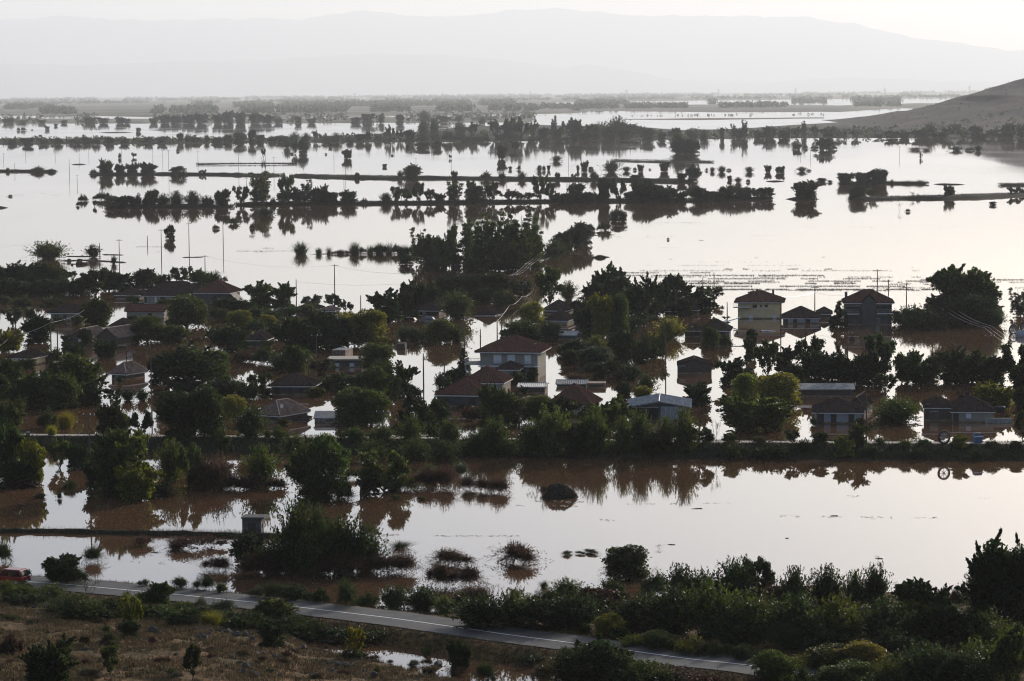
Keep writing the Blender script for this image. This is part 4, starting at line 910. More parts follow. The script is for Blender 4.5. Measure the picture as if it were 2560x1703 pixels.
# the camera side of the road
M_NEAR = [('the red car', 30, 1448), ('the white line on the road', 900, 1538), ('the strip of ditch water', 1050, 1640), ('the bright lone roadside bush', 1525, 1565), ('the rocky ledge', 600, 1590), ('the right edge of the photo', 2560, 1640)]
plants('''690 1556 1498 96 Rg; 730 1560 1525 90 Bd; 640 1548 1520 60 Sd; 400 1512 1456 64 Lg; 365 1514 1474 80 Sd; 320 1518 1480 60 Sg; 225 1498 1452 60 Xd; 190 1550 1486 130 Wd; 130 1500 1460 80 Wg; 60 1498 1462 80 Wg; 20 1500 1470 50 Sg; 18 1484 1452 56 Wg; 58 1482 1456 44 Bd; 250 1550 1510 90 Sd; 330 1585 1490 56 Ay; 325 1592 1545 50 Rd; 500 1530 1490 50 Bs; 560 1535 1498 80 Bs; 455 1530 1505 60 Sg; 530 1566 1530 80 Ey; 600 1575 1540 90 Sd; 680 1622 1556 66 Ld; 740 1592 1560 90 Sd; 440 1560 1530 60 Sd; 90 1512 1484 100 Sd; 150 1530 1496 110 Wd; 290 1528 1494 100 Sd; 345 1545 1506 100 Sd; 410 1545 1512 110 Sg; 470 1556 1520 100 Sd; 505 1548 1512 90 Wd; 575 1562 1526 110 Sd; 640 1570 1536 110 Sd; 700 1582 1546 120 Sd; 760 1590 1552 120 Sd; 805 1598 1560 110 Sd; 40 1508 1486 80 Sd; 230 1530 1500 80 Sg; 870 1598 1568 110 Sd; 930 1604 1578 110 Sd; 
125 1716 1590 120 Td; 278 1688 1608 60 Ag; 482 1698 1612 46 Ad; 30 1640 1580 60 Sb; 210 1610 1585 40 Sb; 275 1612 1580 34 Sd; 890 1646 1568 54 Ay; 885 1650 1622 60 Sd; 1150 1678 1600 62 Td; 1210 1700 1650 64 Bd; 1140 1690 1660 60 Bb;
1500 1700 1588 150 Rd; 1430 1712 1622 130 Wd; 1560 1712 1630 130 Sd; 1610 1716 1650 150 Wg; 1700 1722 1670 150 Wb; 1650 1725 1664 120 Wg; 1780 1730 1690 120 Sb; 1360 1690 1655 90 Bb; 1420 1650 1625 70 Bd; 1940 1720 1634 116 Dg; 1890 1732 1686 100 Bb; 2020 1735 1668 90 Sd; 2120 1740 1656 150 Dg; 2310 1730 1606 160 Wd; 2220 1735 1650 110 Wg; 2400 1735 1620 150 Wd; 2450 1700 1600 150 Wg; 2530 1730 1562 140 Ag; 2540 1680 1570 100 Wg; 830 1594 1575 70 Sd; 1330 1660 1640 70 Sd''', M_NEAR)

# low scrub scattered over the dry slope
srng = random.Random(21); rows = []
for k in range(46):
    x = srng.uniform(0, 1080); y = srng.uniform(1535 + x * .09, 1700)
    h = srng.uniform(9, 20); rows.append('%d %d %d %d %s' % (x, y, y - h, h * srng.uniform(1.6, 3.0), srng.choice(['Sb', 'Bb', 'Bs', 'Sg', 'Bb', 'Eb'])))
plants(';'.join(rows), M_NEAR)
# ------------------------------------------------------------------ houses
def slope_ribs(mb, a, b, c, d, pitch=.34, hgt=.07):
    """tile ribs on a roof slope: eave a-b, ridge d-c (c above b, d above a)"""
    a, b, c, d = map(Vector, (a, b, c, d))
    e = b - a; L = e.length; eu = e / L
    up_full = ((c + d) / 2 - (a + b) / 2); up = up_full - eu * up_full.dot(eu)
    nrm = eu.cross(up).normalized()
    if nrm.z < 0: nrm = -nrm
    uL, uR = (d - a).dot(eu), (c - a).dot(eu)
    n = int(L / pitch)
    for i in range(n):
        u = (i + .5) * L / n
        t = 1.0
        if u < uL: t = u / max(uL, 1e-6)
        elif u > uR: t = (L - u) / max(L - uR, 1e-6)
        t = min(max(t, 0), 1)
        if t < .04: continue
        p0 = a + eu * u; p1 = p0 + up * t
        w = eu * pitch * .32; h = nrm * hgt
        k = len(mb.v)
        mb.v += [tuple(p0 - w), tuple(p0 + h), tuple(p0 + w), tuple(p1 - w), tuple(p1 + h), tuple(p1 + w)]
        mb.f += [(k, k + 1, k + 4, k + 3), (k + 1, k + 2, k + 5, k + 4), (k, k + 2, k + 1)]

def roof_slopes(kind, x0, x1, y0, y1, e, r, ridge):
    W, Dp = x1 - x0, y1 - y0; xc, yc = (x0 + x1) / 2, (y0 + y1) / 2
    A, B, C, D_ = (x0, y0, e), (x1, y0, e), (x1, y1, e), (x0, y1, e)
    if kind == 'hip':
        if ridge == 'x':
            k = min(Dp / 2, W / 2 - .05); p, q = (x0 + k, yc, e + r), (x1 - k, yc, e + r)
            return [(A, B, q, p), (B, C, q, q), (C, D_, p, q), (D_, A, p, p)]
        k = min(W / 2, Dp / 2 - .05); p, q = (xc, y0 + k, e + r), (xc, y1 - k, e + r)
        return [(A, B, p, p), (B, C, q, p), (C, D_, q, q), (D_, A, p, q)]
    if ridge == 'x':
        p, q = (x0, yc, e + r), (x1, yc, e + r); return [(A, B, q, p), (C, D_, p, q)]
    p, q = (xc, y0, e + r), (xc, y1, e + r); return [(B, C, q, p), (D_, A, p, q)]

def add_roof(parent, kind, x0, x1, y0, y1, e, r, ridge, mat, fascia='fascia', ribs=True, thick=.16):
    S = roof_slopes(kind, x0, x1, y0, y1, e, r, ridge)
    mb = MB()
    for q in S:
        pts = []
        for p in q:
            if p not in pts: pts.append(p)
        mb.poly(pts); mb.poly([(p[0], p[1], p[2] - thick) for p in reversed(pts)])
        if kind == 'gable':       # close the edge of the sheet
            for a, b in zip(pts, pts[1:] + pts[:1]): mb.poly([a, (a[0], a[1], a[2] - thick), (b[0], b[1], b[2] - thick), b])
    if kind == 'hip':
        A, B, C, D_ = (x0, y0, e), (x1, y0, e), (x1, y1, e), (x0, y1, e)
        for a, b in ((A, B), (B, C), (C, D_), (D_, A)): mb.poly([a, (a[0], a[1], e - thick), (b[0], b[1], e - thick), b])
    ro = mb.build('roof', M[mat], parent)
    if ribs:
        rb = MB()
        for q in S: slope_ribs(rb, *q)
        if rb.f: stuff(rb.build('tile_ribs', M[mat], ro))
        rg = MB()
        tops = []
        for q in S:
            for a, b in ((q[1], q[2]), (q[0], q[3]), (q[3], q[2])):
                if a != b and (b, a) not in tops and (a, b) not in tops: tops.append((a, b))
        for a, b in tops: rg.tube([Vector(a) + Vector((0, 0, .03)), Vector(b) + Vector((0, 0, .03))], .09, 5)
        rg.build('ridge_tiles', M[mat], ro)
    if fascia:
        g = MB(); t = .05
        if kind == 'hip':
            g.box(x0 + .04, x1 - .04, y0 + .03, y0 + .03 + t, e - .34, e - thick - .004); g.box(x0 + .04, x1 - .04, y1 - .03 - t, y1 - .03, e - .34, e - thick - .004)
            g.box(x0 + .04, x0 + .04 + t, y0 + .09, y1 - .09, e - .34, e - thick - .004); g.box(x1 - .04 - t, x1 - .04, y0 + .09, y1 - .09, e - .34, e - thick - .004)
            g.build('fascia', M[fascia], ro)
    return ro

HOUSE = {}
def house(key, name, label, x0, x1, yw, ye, ya, d=8.0, yaw=-9.0, roof='hip', ridge=None, wall='white', tile='tile_dark', over=.55, wins=(), cat='house', group=None, ribs=True, fascia='fascia', stain=True):
    """x0..x1 the front wall, yw the water line, ye the eave, ya the roof top, all in photograph pixels"""
    P = at((x0 + x1) / 2, yw, 0); Y = P.y; s = F / Y
    cyaw = math.cos(math.radians(yaw))
    w = (x1 - x0) / s / cyaw
    e = at_y((x0 + x1) / 2, ye, Y).z
    if ridge is None: ridge = 'x' if w > d else 'y'
    if roof == 'flat': yr = 0
    elif roof == 'gable' and ridge == 'y': yr = 0
    elif ridge == 'x': yr = d / 2
    else: yr = min(w / 2, d / 2)
    r = max(.25, at_y((x0 + x1) / 2, ya, Y + yr).z - e)
    H = empty(name, (P.x, Y, 0), math.radians(yaw)); tag(H, label, cat, group)
    wm = MB().box(-w / 2, w / 2, 0, d, -1.6, e - .02)
    wl = wm.build('wall', M[wall], H)
    if roof == 'gable':
        for end in (0, 1):
            g = MB()
            if ridge == 'y':
                y_ = .002 if end == 0 else d - .2
                g.prism([(-w / 2, e - .018), (w / 2, e - .018), (0, e + r - .18)], y_, y_ + .198)
            else:
                xx = -w / 2 + .002 if end == 0 else w / 2 - .202
                k = len(g.v); g.v += [(xx, 0, e - .018), (xx, d, e - .018), (xx, d / 2, e + r - .18), (xx + .2, 0, e - .018), (xx + .2, d, e - .018), (xx + .2, d / 2, e + r - .18)]
                g.f += [(k, k + 2, k + 1), (k + 3, k + 4, k + 5), (k, k + 1, k + 4, k + 3), (k + 1, k + 2, k + 5, k + 4), (k + 2, k, k + 3, k + 5)]
            g.build('gable', M[wall], H)
    o = over
    if roof == 'flat':
        sl = MB().box(-w / 2 - o, w / 2 + o, -o, d + o, e, e + .22).build('roof', M[tile], H)
        MB().box(-w / 2 - o - .02, w / 2 + o + .02, -o - .03, -o - .003, e + .02, e + .3).build('parapet', M[fascia or tile], sl)
    else:
        add_roof(H, roof, -w / 2 - o, w / 2 + o, -o, d + o, e, r, ridge, tile, fascia, ribs)
    if stain:      # flood mark: damp band of silt above the water line
        MB().box(-w / 2 - .006, w / 2 + .006, -.006, d + .006, -.3, min(.28, e * .3)).build('silt_band', M['silt'], H)
    for q in wins:
        add_window(H, q, Y, (x0 + x1) / 2, s * cyaw, yaw)
    HOUSE[key] = (H, w, d, e, r, s, Y)
    return H

def add_window(H, q, Y, xc, sc, yaw):
    a, b, t, bt, kind = q
    xa, xb = (a - xc) / sc, (b - xc) / sc
    za, zb = at_y(xc, bt, Y).z, at_y(xc, t, Y).z
    y = -.06
    if kind == 'w':
        f = MB(); t_ = min(.09, (xb - xa) * .15)
        f.box(xa, xb, y, .02, zb - t_, zb); f.box(xa, xb, y, .02, za, za + t_); f.box(xa, xa + t_, y, .02, za + t_ + .002, zb - t_ - .002); f.box(xb - t_, xb, y, .02, za + t_ + .002, zb - t_ - .002)
        xm = (xa + xb) / 2; f.box(xm - .03, xm + .03, y + .005, .02, za + t_ + .002, zb - t_ - .002)
        w = f.build('window', M['dark_wood'], H)
        MB().box(xa + t_ + .002, xm - .032, -.02, .012, za + t_, zb - t_).build('pane', M['glass'], w); MB().box(xm + .032, xb - t_ - .002, -.02, .012, za + t_, zb - t_).build('pane', M['glass'], w)
        MB().box(xa - .08, xb + .08, -.14, .02, za - .09, za - .004).build('sill', M['fascia'], w)
    elif kind in ('s', 'b'):
        m = 'shutter' if kind == 's' else 'dark_wood'
        w = MB().box(xa, xb, -.05, .02, za, zb).build('window', M['fascia' if kind == 's' else 'dark_wood'], H)
        xm = (xa + xb) / 2
        for l, r_ in ((xa + .05, xm - .015), (xm + .015, xb - .05)):
            g = MB(); n = max(4, int((zb - za) / .16))
            for i in range(n):
                z = za + .04 + (zb - za - .08) * i / n
                g.box(l, r_, -.085, -.052, z, z + (zb - za - .08) / n * .8)
            g.build('shutter', M[m], w)
    elif kind == 'd':
        w = MB().box(xa, xb, -.05, .02, za, zb).build('door', M['dark_wood'], H)
        MB().box(xa + .1, xb - .1, -.075, -.052, za + .1, (za + zb) / 2 - .05).box(xa + .1, xb - .1, -.075, -.052, (za + zb) / 2 + .05, zb - .1).build('door_panel', M['dark_wood'], w)
    elif kind == 'g':
        w = MB().box(xa, xb, -.05, .02, za, zb).build('door', M['shutter'], H)
        n = 5
        for i in range(n):
            MB().box(xa + (xb - xa) * i / n + .03, xa + (xb - xa) * (i + 1) / n - .03, -.085, -.052, za + .05, zb - .05).build('door_panel', M['tin'], w)
    elif kind == 'o':
        MB().box(xa, xb, -.04, .02, za, zb).build('opening', M['glass'], H)  # flat dark panel; the shade inside the opening is put into its colour
        MB().box(xa - .1, xb + .1, -.07, .02, zb + .002, zb + .16).build('lintel', M['concrete'], H)

def chimney(key, u, v, h=1.0, w=.5, mat='brick'):
    H, W, d, e, r, s, Y = HOUSE[key]
    x, y = (u - .5) * W, v * d
    top = e + r * .75 + h
    c = MB().box(x - w / 2, x + w / 2, y - w / 2, y + w / 2, e + .05, top).build('chimney', M[mat], H)
    MB().box(x - w / 2 - .08, x + w / 2 + .08, y - w / 2 - .08, y + w / 2 + .08, top, top + .12).build('chimney_cap', M['concrete'], c)

def balcony(key, u0, u1, z, out=1.3, rail=.95, mat='fascia', side=None):
    H, W, d, e, r, s, Y = HOUSE[key]
    x0, x1 = (u0 - .5) * W, (u1 - .5) * W
    b = MB().box(x0, x1, -out, -.012, z - .18, z).build('balcony', M[mat], H)
    g = MB()
    for zz in (rail, rail * .55):
        g.tube([(x0 + .05, -.1, z + zz), (x0 + .05, -out + .06, z + zz), (x1 - .05, -out + .06, z + zz), (x1 - .05, -.1, z + zz)], .025, 4)
    n = max(3, int((x1 - x0) / .35))
    for i in range(n + 1): g.tube([(x0 + .05 + (x1 - x0 - .1) * i / n, -out + .06, z), (x0 + .05 + (x1 - x0 - .1) * i / n, -out + .06, z + rail)], .018, 4)
    g.build('railing', M['metal'], b)

def side_terrace(key, length, z, depth=5.0):
    H, W, d, e, r, s, Y = HOUSE[key]
    b = MB().box(-W / 2 - length, -W / 2 - .012, .4, .4 + depth, z - .25, z).build('terrace', M['path'], H)
    MB().box(-W / 2 - length + .1, -W / 2 - length + .4, .6, .9, -1.6, z - .252).build('post', M['concrete'], b)
    MB().box(-W / 2 - length + .1, -W / 2 - length + .4, depth - .4, depth - .1, -1.6, z - .252).build('post', M['concrete'], b)
    g = MB(); n = 12
    pts = [(-W / 2 - .1, .5), (-W / 2 - length + .08, .5), (-W / 2 - length + .08, .3 + depth)]
    for zz in (1.0, .5): g.tube([(x, y, z + zz) for x, y in pts], .03, 4)
    for i in range(n): g.tube([(pts[0][0] + (pts[1][0] - pts[0][0]) * i / (n - 1), .5, z), (pts[0][0] + (pts[1][0] - pts[0][0]) * i / (n - 1), .5, z + 1.0)], .02, 4)
    for i in range(1, n): g.tube([(pts[1][0], .5 + (depth - .2) * i / (n - 1), z), (pts[1][0], .5 + (depth - .2) * i / (n - 1), z + 1.0)], .02, 4)
    g.build('railing', M['metal'], b)

def dish(key, u, v, z, r=.45):
    H, W, d, e, rr, s, Y = HOUSE[key]
    x, y = (u - .5) * W, v * d
    a = MB().tube([(x, y, z - 1.0), (x, y, z)], .03, 5).build('dish_mast', M['metal'], H)
    g = MB(); n = 14
    prof = [(0.02, 0), (r * .5, .05), (r * .85, .15), (r, .22)]
    g.lathe([(q, h) for q, h in prof], (x, y, z), n, 'x'); g.f.pop()
    g.build('dish', M['shutter'], a)

M['silt'] = surf_mat('damp_silt_stain', (0.2, 0.14, 0.09), 0.9, 0.4, 1.5, 0.2)

house('cream', 'house', 'cream two-storey house with dark hipped roof and corner balcony, standing in the flood', 1845, 1952, 797, 754, 727, 9, -7, wall='cream', tile='tile', over=.9,
      wins=[(1882, 1892, 762, 771, 'w'), (1900, 1905, 762, 768, 'w'), (1912, 1919, 762, 768, 'w'), (1872, 1882, 789, 796, 's'), (1931, 1941, 789, 796, 's')])
balcony('cream', -.1, .27, 3.2 * .9, 1.5)
chimney('cream', .8, .7, .6)
house('pale', 'cottage', 'pale whitewashed hipped cottage beside the cream two-storey house', 1957, 2047, 809, 794, 766, 8, -6, wall='paleblue', over=.5,
      wins=[(1960, 1970, 797, 809, 'd'), (1983, 1993, 798, 808, 'b'), (2014, 2025, 798, 808, 'b')])
house('behind_pale', 'cottage', 'little brown hipped roof peeping out behind the pale cottage', 2043, 2078, 796, 783, 769, 6, -6, wall='grey', over=.35)
house('grey2', 'house', 'dark grey two-storey house with front gable and chimney', 2113, 2229, 813, 756, 724, 9, -5, wall='grey', tile='tile', over=.6,
      wins=[(2118, 2150, 766, 780, 'o'), (2156, 2163, 760, 768, 'w'), (2192, 2228, 763, 779, 'o'), (2196, 2206, 764, 778, 'b'), (2166, 2200, 797, 812, 'o')])
H, w, d, e, r, s, Y = HOUSE['grey2']
add_roof(H, 'gable', -w / 2 + .32 * w, -w / 2 + .7 * w, -1.0, 4.4, e + .02, 2.1, 'y', 'tile', None)
MB().prism([(-w / 2 + .36 * w, -1.6), (-w / 2 + .66 * w, -1.6), (-w / 2 + .66 * w, e), (-w / 2 + .51 * w, e + 1.6), (-w / 2 + .36 * w, e)], -.7, -.02).build('front_bay', M['grey'], H)
chimney('grey2', .03, .4, 0.1, .6)
balcony('grey2', .0, .3, 2.7, 1.0); balcony('grey2', .68, 1.02, 2.8, 1.0)
house('center', 'house', 'large cream house with three white shuttered windows and sunlit tiled roof side', 1201, 1344, 950, 878, 838, 10, -10, wall='white', tile='tile', over=1.0,
      wins=[(1234, 1254, 887, 909, 's'), (1269, 1288, 887, 909, 's'), (1312, 1328, 887, 909, 's'), (1222, 1232, 925, 945, 'b'), (1300, 1314, 925, 945, 'b')])
balcony('center', -.02, 1.04, 2.75, 1.2)
side_terrace('center', 3.3, 3.0)
chimney('center', .88, .5, -1.0, .4)
H, w, d, e, r, s, Y = HOUSE['center']
MB().tube([(w / 2 + .06, -.06, -1), (w / 2 + .06, -.06, e - .2)], .06, 5).build('downpipe', M['fascia'], H)
house('porch', 'house', 'small dark hipped roof rising just in front of the shuttered house', 1246, 1294, 958, 922, 904, 5, -9, wall='white', over=.5)
house('pair_a', 'house', 'nearer of the paired hip-roofed houses, with sunlit right roof slope', 1094, 1208, 1018, 986, 945, 8, -11, wall='grey', tile='tile', over=.45, wins=[(1172, 1190, 996, 1014, 'b'), (1110, 1122, 998, 1010, 'w')])
house('pair_b', 'house', 'farther of the paired hip-roofed houses, with pale wall', 1158, 1256, 982, 955, 916, 8, -11, wall='white', tile='tile', over=.45, wins=[(1180, 1192, 960, 972, 'w')])
dish('pair_a', 1.06, .4, 3.2)
house('red', 'house', 'house with dark red hipped roof among trees near the levee', 1372, 1478, 1040, 1011, 959, 8, -12, wall='white', tile='tile', over=.5, ridge='x', wins=[(1450, 1462, 1016, 1030, 's')])
house('barn', 'barn', 'open barn with pale sunlit tin roof and white sliding doors', 1572, 1722, 1052, 1018, 1003, 11, -4, roof='gable', ridge='y', wall='grey', tile='tin', over=.5, cat='barn', fascia=None, ribs=True,
      wins=[(1652, 1715, 1017, 1050, 'g'), (1580, 1645, 1020, 1050, 'o')])
house('shed', 'shed', 'lone dark gabled shed standing by itself in open flood water', 1694, 1779, 935, 913, 898, 7, -3, roof='gable', ridge='y', wall='brick', tile='tile_dark', over=.12, cat='shed', fascia=None, wins=[(1730, 1737, 919, 930, 'b'), (1697, 1711, 916, 922, 'o')])
house('three', 'cottage', 'grey cottage with three dark openings near the levee', 2036, 2152, 1059, 1029, 994, 8, -7, wall='paleblue', over=.5,
      wins=[(2045, 2060, 1035, 1058, 'd'), (2077, 2091, 1036, 1057, 'b'), (2121, 2135, 1036, 1056, 'b')])
house('three_wing', 'shed', 'lean tiled wing with sunlit roof behind the cottage with three openings', 2118, 2160, 1040, 1020, 994, 9, -16, roof='gable', ridge='y', wall='grey', over=.3, cat='shed', fascia=None)
house('twin_a', 'house', 'left, darker half of the twin-roofed house near the levee', 2312, 2378, 1053, 1017, 994, 7, -7, wall='brick', over=.3, wins=[(2325, 2345, 1030, 1048, 'o')])
house('twin_b', 'house', 'right, paler half of the twin-roofed house near the levee', 2381, 2484, 1056, 1027, 990, 9, -4, wall='white', over=.4, wins=[(2383, 2397, 1033, 1055, 'd'), (2415, 2428, 1034, 1046, 's')])
house('long', 'outbuilding', 'long low grey outbuilding with flat slab roof behind the levee cottages', 1992, 2134, 993, 973, 958, 6, -2, roof='gable', ridge='x', wall='brick', tile='concrete', over=.3, cat='outbuilding', fascia=None, ribs=False)
house('lit_barn', 'barn', 'little barn with a sunlit right side left of the open water lane', 278, 316, 950, 933, 905, 6, -30, roof='hip', wall='brick', tile='rust', over=.5, cat='barn', wins=[(286, 296, 936, 948, 'o')])
house('left_cream', 'cottage', 'cream cottage with dark roof near the left edge of the village', 19, 78, 915, 894, 877, 7, -16, wall='cream', over=.45, wins=[(23, 29, 902, 910, 'w'), (55, 65, 903, 911, 'w')])
house('join_a', 'shed', 'left of the joined low sheds with rusty gables', 172, 232, 860, 842, 822, 8, -18, roof='gable', ridge='y', wall='brick', tile='rust', over=.3, cat='shed', fascia=None, wins=[(196, 206, 846, 855, 's')])
house('join_b', 'shed', 'right of the joined low sheds, gable turned to the sun', 242, 296, 864, 843, 820, 9, -24, roof='gable', ridge='y', wall='brick', tile='rust', over=.3, cat='shed', fascia=None)
house('join_roof', 'shed', 'long flat shed with a sunlit pale sheet roof behind the joined sheds', 236, 326, 842, 827, 821, 6, -3, roof='flat', wall='brick', tile='tin', over=.2, cat='shed', fascia=None)
house('two_win', 'cottage', 'cottage with pale wall and three dark shuttered windows at the left', 126, 200, 803, 781, 756, 8, -10, wall='white', over=.8, wins=[(136, 148, 788, 800, 'b'), (158, 167, 788, 800, 'b'), (179, 190, 788, 800, 'b')])
house('wide', 'house', 'wide long-roofed white house at the upper left of the village', 358, 500, 762, 738, 704, 9, -8, wall='white', tile='tile_dark', over=.7, ridge='x', wins=[(360, 366, 742, 758, 'w'), (386, 391, 742, 757, 's'), (400, 414, 742, 758, 'o'), (430, 442, 743, 756, 'w')])
balcony('wide', .85, 1.06, 1.5, 1.0)
house('awning', 'house', 'house with reddish hipped roof and a sunlit awning on its right side', 490, 572, 765, 731, 699, 9, -14, wall='grey', tile='tile', over=.7, wins=[(530, 541, 738, 752, 'w')])
H, w, d, e, r, s, Y = HOUSE['awning']
a = MB().poly([(w / 2 + .1, .6, e - .1), (w / 2 + .1, 5.2, e - .1), (w / 2 + 2.3, 5.2, e - 2.0), (w / 2 + 2.3, .6, e - 2.0)]).poly([(w / 2 + .1, .6, e - .16), (w / 2 + 2.3, .6, e - 2.06), (w / 2 + 2.3, 5.2, e - 2.06), (w / 2 + .1, 5.2, e - .16)]).build('awning', M['path'], H)
g = MB()
for k in range(5): g.tube([(w / 2 + .1, .6 + k * 1.15, e - .13), (w / 2 + 2.3, .6 + k * 1.15, e - 2.03)], .04, 4)
g.build('awning_frame', M['metal'], a)
dish('awning', .55, .5, e + r + .7)
house('lower_white', 'house', 'low white annex with dark red roof below the wide long-roofed house', 316, 410, 797, 778, 761, 6, -5, wall='white', tile='tile', over=.5, ridge='x', roof='gable', fascia=None, wins=[(370, 380, 783, 792, 'w')])
house('small_hip', 'cottage', 'small dark hip roof between the annex and the joined sheds', 276, 322, 830, 815, 796, 6, -8, wall='brick', over=.4)
house('back_grey', 'cottage', 'grey gabled cottage among shrubs left of the wide long-roofed house', 288, 346, 748, 737, 720, 7, -14, wall='grey', over=.4)
house('roof_a', 'cottage', 'grey hipped roof just above the water behind the yellow-green hedge', 742, 796, 782, 771, 756, 6, -8, wall='grey', over=.4)
house('roof_b', 'cottage', 'small sunlit hipped roof right of the grey hipped roof behind the hedge', 800, 836, 783, 776, 765, 5, -12, wall='grey', tile='rust', over=.3)
house('farm', 'house', 'dark hipped farmhouse with wide eaves among bushes left of the flat-roofed house', 678, 782, 988, 963, 934, 7, -6, wall='grey', over=.6, ridge='x', wins=[(687, 700, 967, 985, 'b'), (720, 731, 967, 986, 'd'), (748, 770, 968, 984, 'b')])
house('farm_low', 'house', 'low house with rusty sunlit roof side beside the grey block shed', 640, 700, 1058, 1036, 1001, 8, -32, wall='brick', tile='rust', over=.4)
dish('farm_low', .95, .1, 3.0)
house('sunken', 'cottage', 'almost drowned little hip roof left of the grey block shed', 714, 764, 1054, 1051, 1039, 5, -6, wall='grey', over=.25, stain=False)
house('block', 'shed', 'grey block shed with slate sheet roof and two dark openings before the levee', 786, 900, 1057, 1045, 1027, 6, -2, roof='gable', ridge='x', wall='concrete', tile='concrete', over=.2, cat='shed', fascia=None, ribs=False, wins=[(815, 831, 1047, 1056, 'w'), (846, 878, 1047, 1056, 'o')])
house('flat', 'house', 'flat-roofed house with two white windows and pale sunlit slab', 820, 904, 919, 901, 896, 7, -2, roof='flat', wall='grey', tile='path', over=.35, fascia='path', wins=[(838, 848, 908, 917, 's'), (874, 886, 908, 917, 's')])
house('under', 'house', 'house half hidden under dark trees with shuttered front', 618, 662, 868, 849, 829, 7, -8, wall='grey', over=.5, wins=[(634, 640, 854, 866, 'b')])
house('garage', 'cottage', 'small cottage with wide dark garage opening among the trees', 1036, 1098, 789, 775, 754, 7, -12, wall='white', over=.4, wins=[(1044, 1056, 779, 788, 'w'), (1066, 1096, 779, 788, 'o')])
house('stack_a', 'house', 'upper of the two stacked roofs with sunlit right slope', 1358, 1416, 786, 775, 751, 8, -14, wall='grey', over=.4)
house('stack_b', 'house', 'lower of the two stacked roofs with sunlit right slope', 1368, 1418, 812, 800, 776, 7, -14, wall='white', over=.4)
house('tiny_a', 'cottage', 'small grey roof ridge behind the round bush near the road poles', 1182, 1214, 757, 749, 735, 6, -16, wall='grey', over=.3)
house('drown_b', 'cottage', 'dark drowned cottage roof with a torn right end near the leaning wires', 1190, 1236, 790, 786, 764, 6, -18, wall='brick', over=.3, stain=False)
house('double', 'cottage', 'dark cottage with hipped roof and pale porch edge by the white plank', 1752, 1822, 847, 825, 797, 7, -8, wall='grey', over=.5, wins=[(1760, 1772, 830, 843, 'b'), (1796, 1812, 830, 843, 'o')])
house('double_b', 'cottage', 'smaller left neighbour roof joined to the cottage by the white plank', 1712, 1750, 843, 825, 808, 6, -8, wall='brick', over=.4)
house('mid_gable', 'cottage', 'grey cottage with sunlit right roof slope under the dark trees', 1698, 1742, 787, 774, 757, 7, -14, wall='grey', over=.35)
house('mid_gable_b', 'cottage', 'half hidden grey roof left of the cottage under the dark trees', 1664, 1696, 790, 776, 755, 7, -16, wall='grey', over=.35)
house('lit_corner', 'shed', 'tiny shed with a bright sunlit roof corner between the trees', 1296, 1312, 1016, 1006, 995, 4, -25, wall='brick', tile='rust', over=.3, cat='shed')
house('tin_lean', 'shed', 'ruined shed under patched corrugated sheets right of the paired houses', 1296, 1362, 985, 967, 958, 6, -6, roof='gable', ridge='x', wall='brick', tile='tin', over=.25, cat='shed', fascia=None)
house('tin_long', 'shed', 'long low shed with grey corrugated roof behind the dark red roof', 1392, 1466, 968, 960, 950, 6, -3, roof='gable', ridge='x', wall='brick', tile='concrete', over=.2, cat='shed', fascia=None)
house('tin_dark', 'shed', 'dark low roofed shed right of the long grey corrugated roof', 1470, 1512, 970, 962, 957, 4, -3, roof='flat', wall='brick', tile='rust', over=.15, cat='shed', fascia=None)
house('vent', 'shed', 'patched tin shed half hidden below the two stacked roofs', 1394, 1440, 850, 838, 828, 5, -12, roof='gable', ridge='x', wall='grey', tile='tin', over=.2, cat='shed', fascia=None)
for k, (x, y, w_) in enumerate(((680, 350, 22), (560, 352, 26), (1330, 338, 30), (1660, 338, 26), (2120, 334, 30))):
    house('far%d' % k, 'house', ['tiny hazy house second from left on the far orchard land', 'tiny hazy house leftmost on the far orchard land', 'tiny hazy house by the far central grove', 'tiny hazy house right of the far central grove', 'tiny hazy house at the foot of the dry hill'][k],
          x, x + w_, y, y - 6, y - 11, 10, -8, wall='white', tile='tile', over=.5, ribs=False, stain=False)
# ------------------------------------------------------------------ poles, masts and wires
POLES = {}
def pole(x, base, top, arms=1, marks=None, look='utility pole', lean=0.0):
    p = ground(x, base); s = F / p.y; h = (base - top) / s
    o = empty('utility_pole', p, prng.uniform(-.5, .5)); o.rotation_euler[1] = lean
    rr = .15
    MB().tube([(0, 0, -1.2), (0, 0, h * .5), (0, 0, h)], [rr, rr * .85, rr * .62], 7).build('pole', M['wood'], o)
    if arms:
        for k in range(arms):
            z = h - .35 - k * .9
            a = MB().box(-1.05, 1.05, -.07, .07, z - .06, z + .06).build('crossarm', M['wood'], o)
            for u in (-.95, 0.22, .95):
                MB().lathe([(.05, 0), (.07, .06), (.04, .1), (.07, .16), (.03, .24)], (u, 0, z + .062), 6).build('insulator', M['shutter'], a)
    o['category'] = 'pole'; o['group'] = 'utility poles standing in the flood'
    LABELLED.append((o, x, (base + top) / 2, ('tall ' if h > 10.5 else '') + (look if arms else 'plain ' + look), marks))
    return o
for row in '''64 388 368 1;138 390 372 1;198 401 384 1;222 391 371 1;304 407 371 1;382 398 377 1;407 409 376 1;422 430 376 2;495 412 378 1;597 434 378 1;655 433 392 1;664 431 377 0;685 434 393 1;174 446 399 0;193 460 437 1;37 430 409 1;9 401 383 1;835 407 382 0;864 437 397 0;860 471 446 1;1004 482 460 1;1040 413 395 1;1128 420 388 0;1267 472 455 1;1421 412 372 0;1453 430 399 1;1662 412 400 1;1676 410 395 0;616 468 445 1;1995 392 380 0;2001 395 382 0;2026 398 378 0;2249 390 366 1;2515 384 358 0'''.split(';'):
    x, b, t, a = map(float, row.split()); pole(x, b, t, int(a), M_FAR)
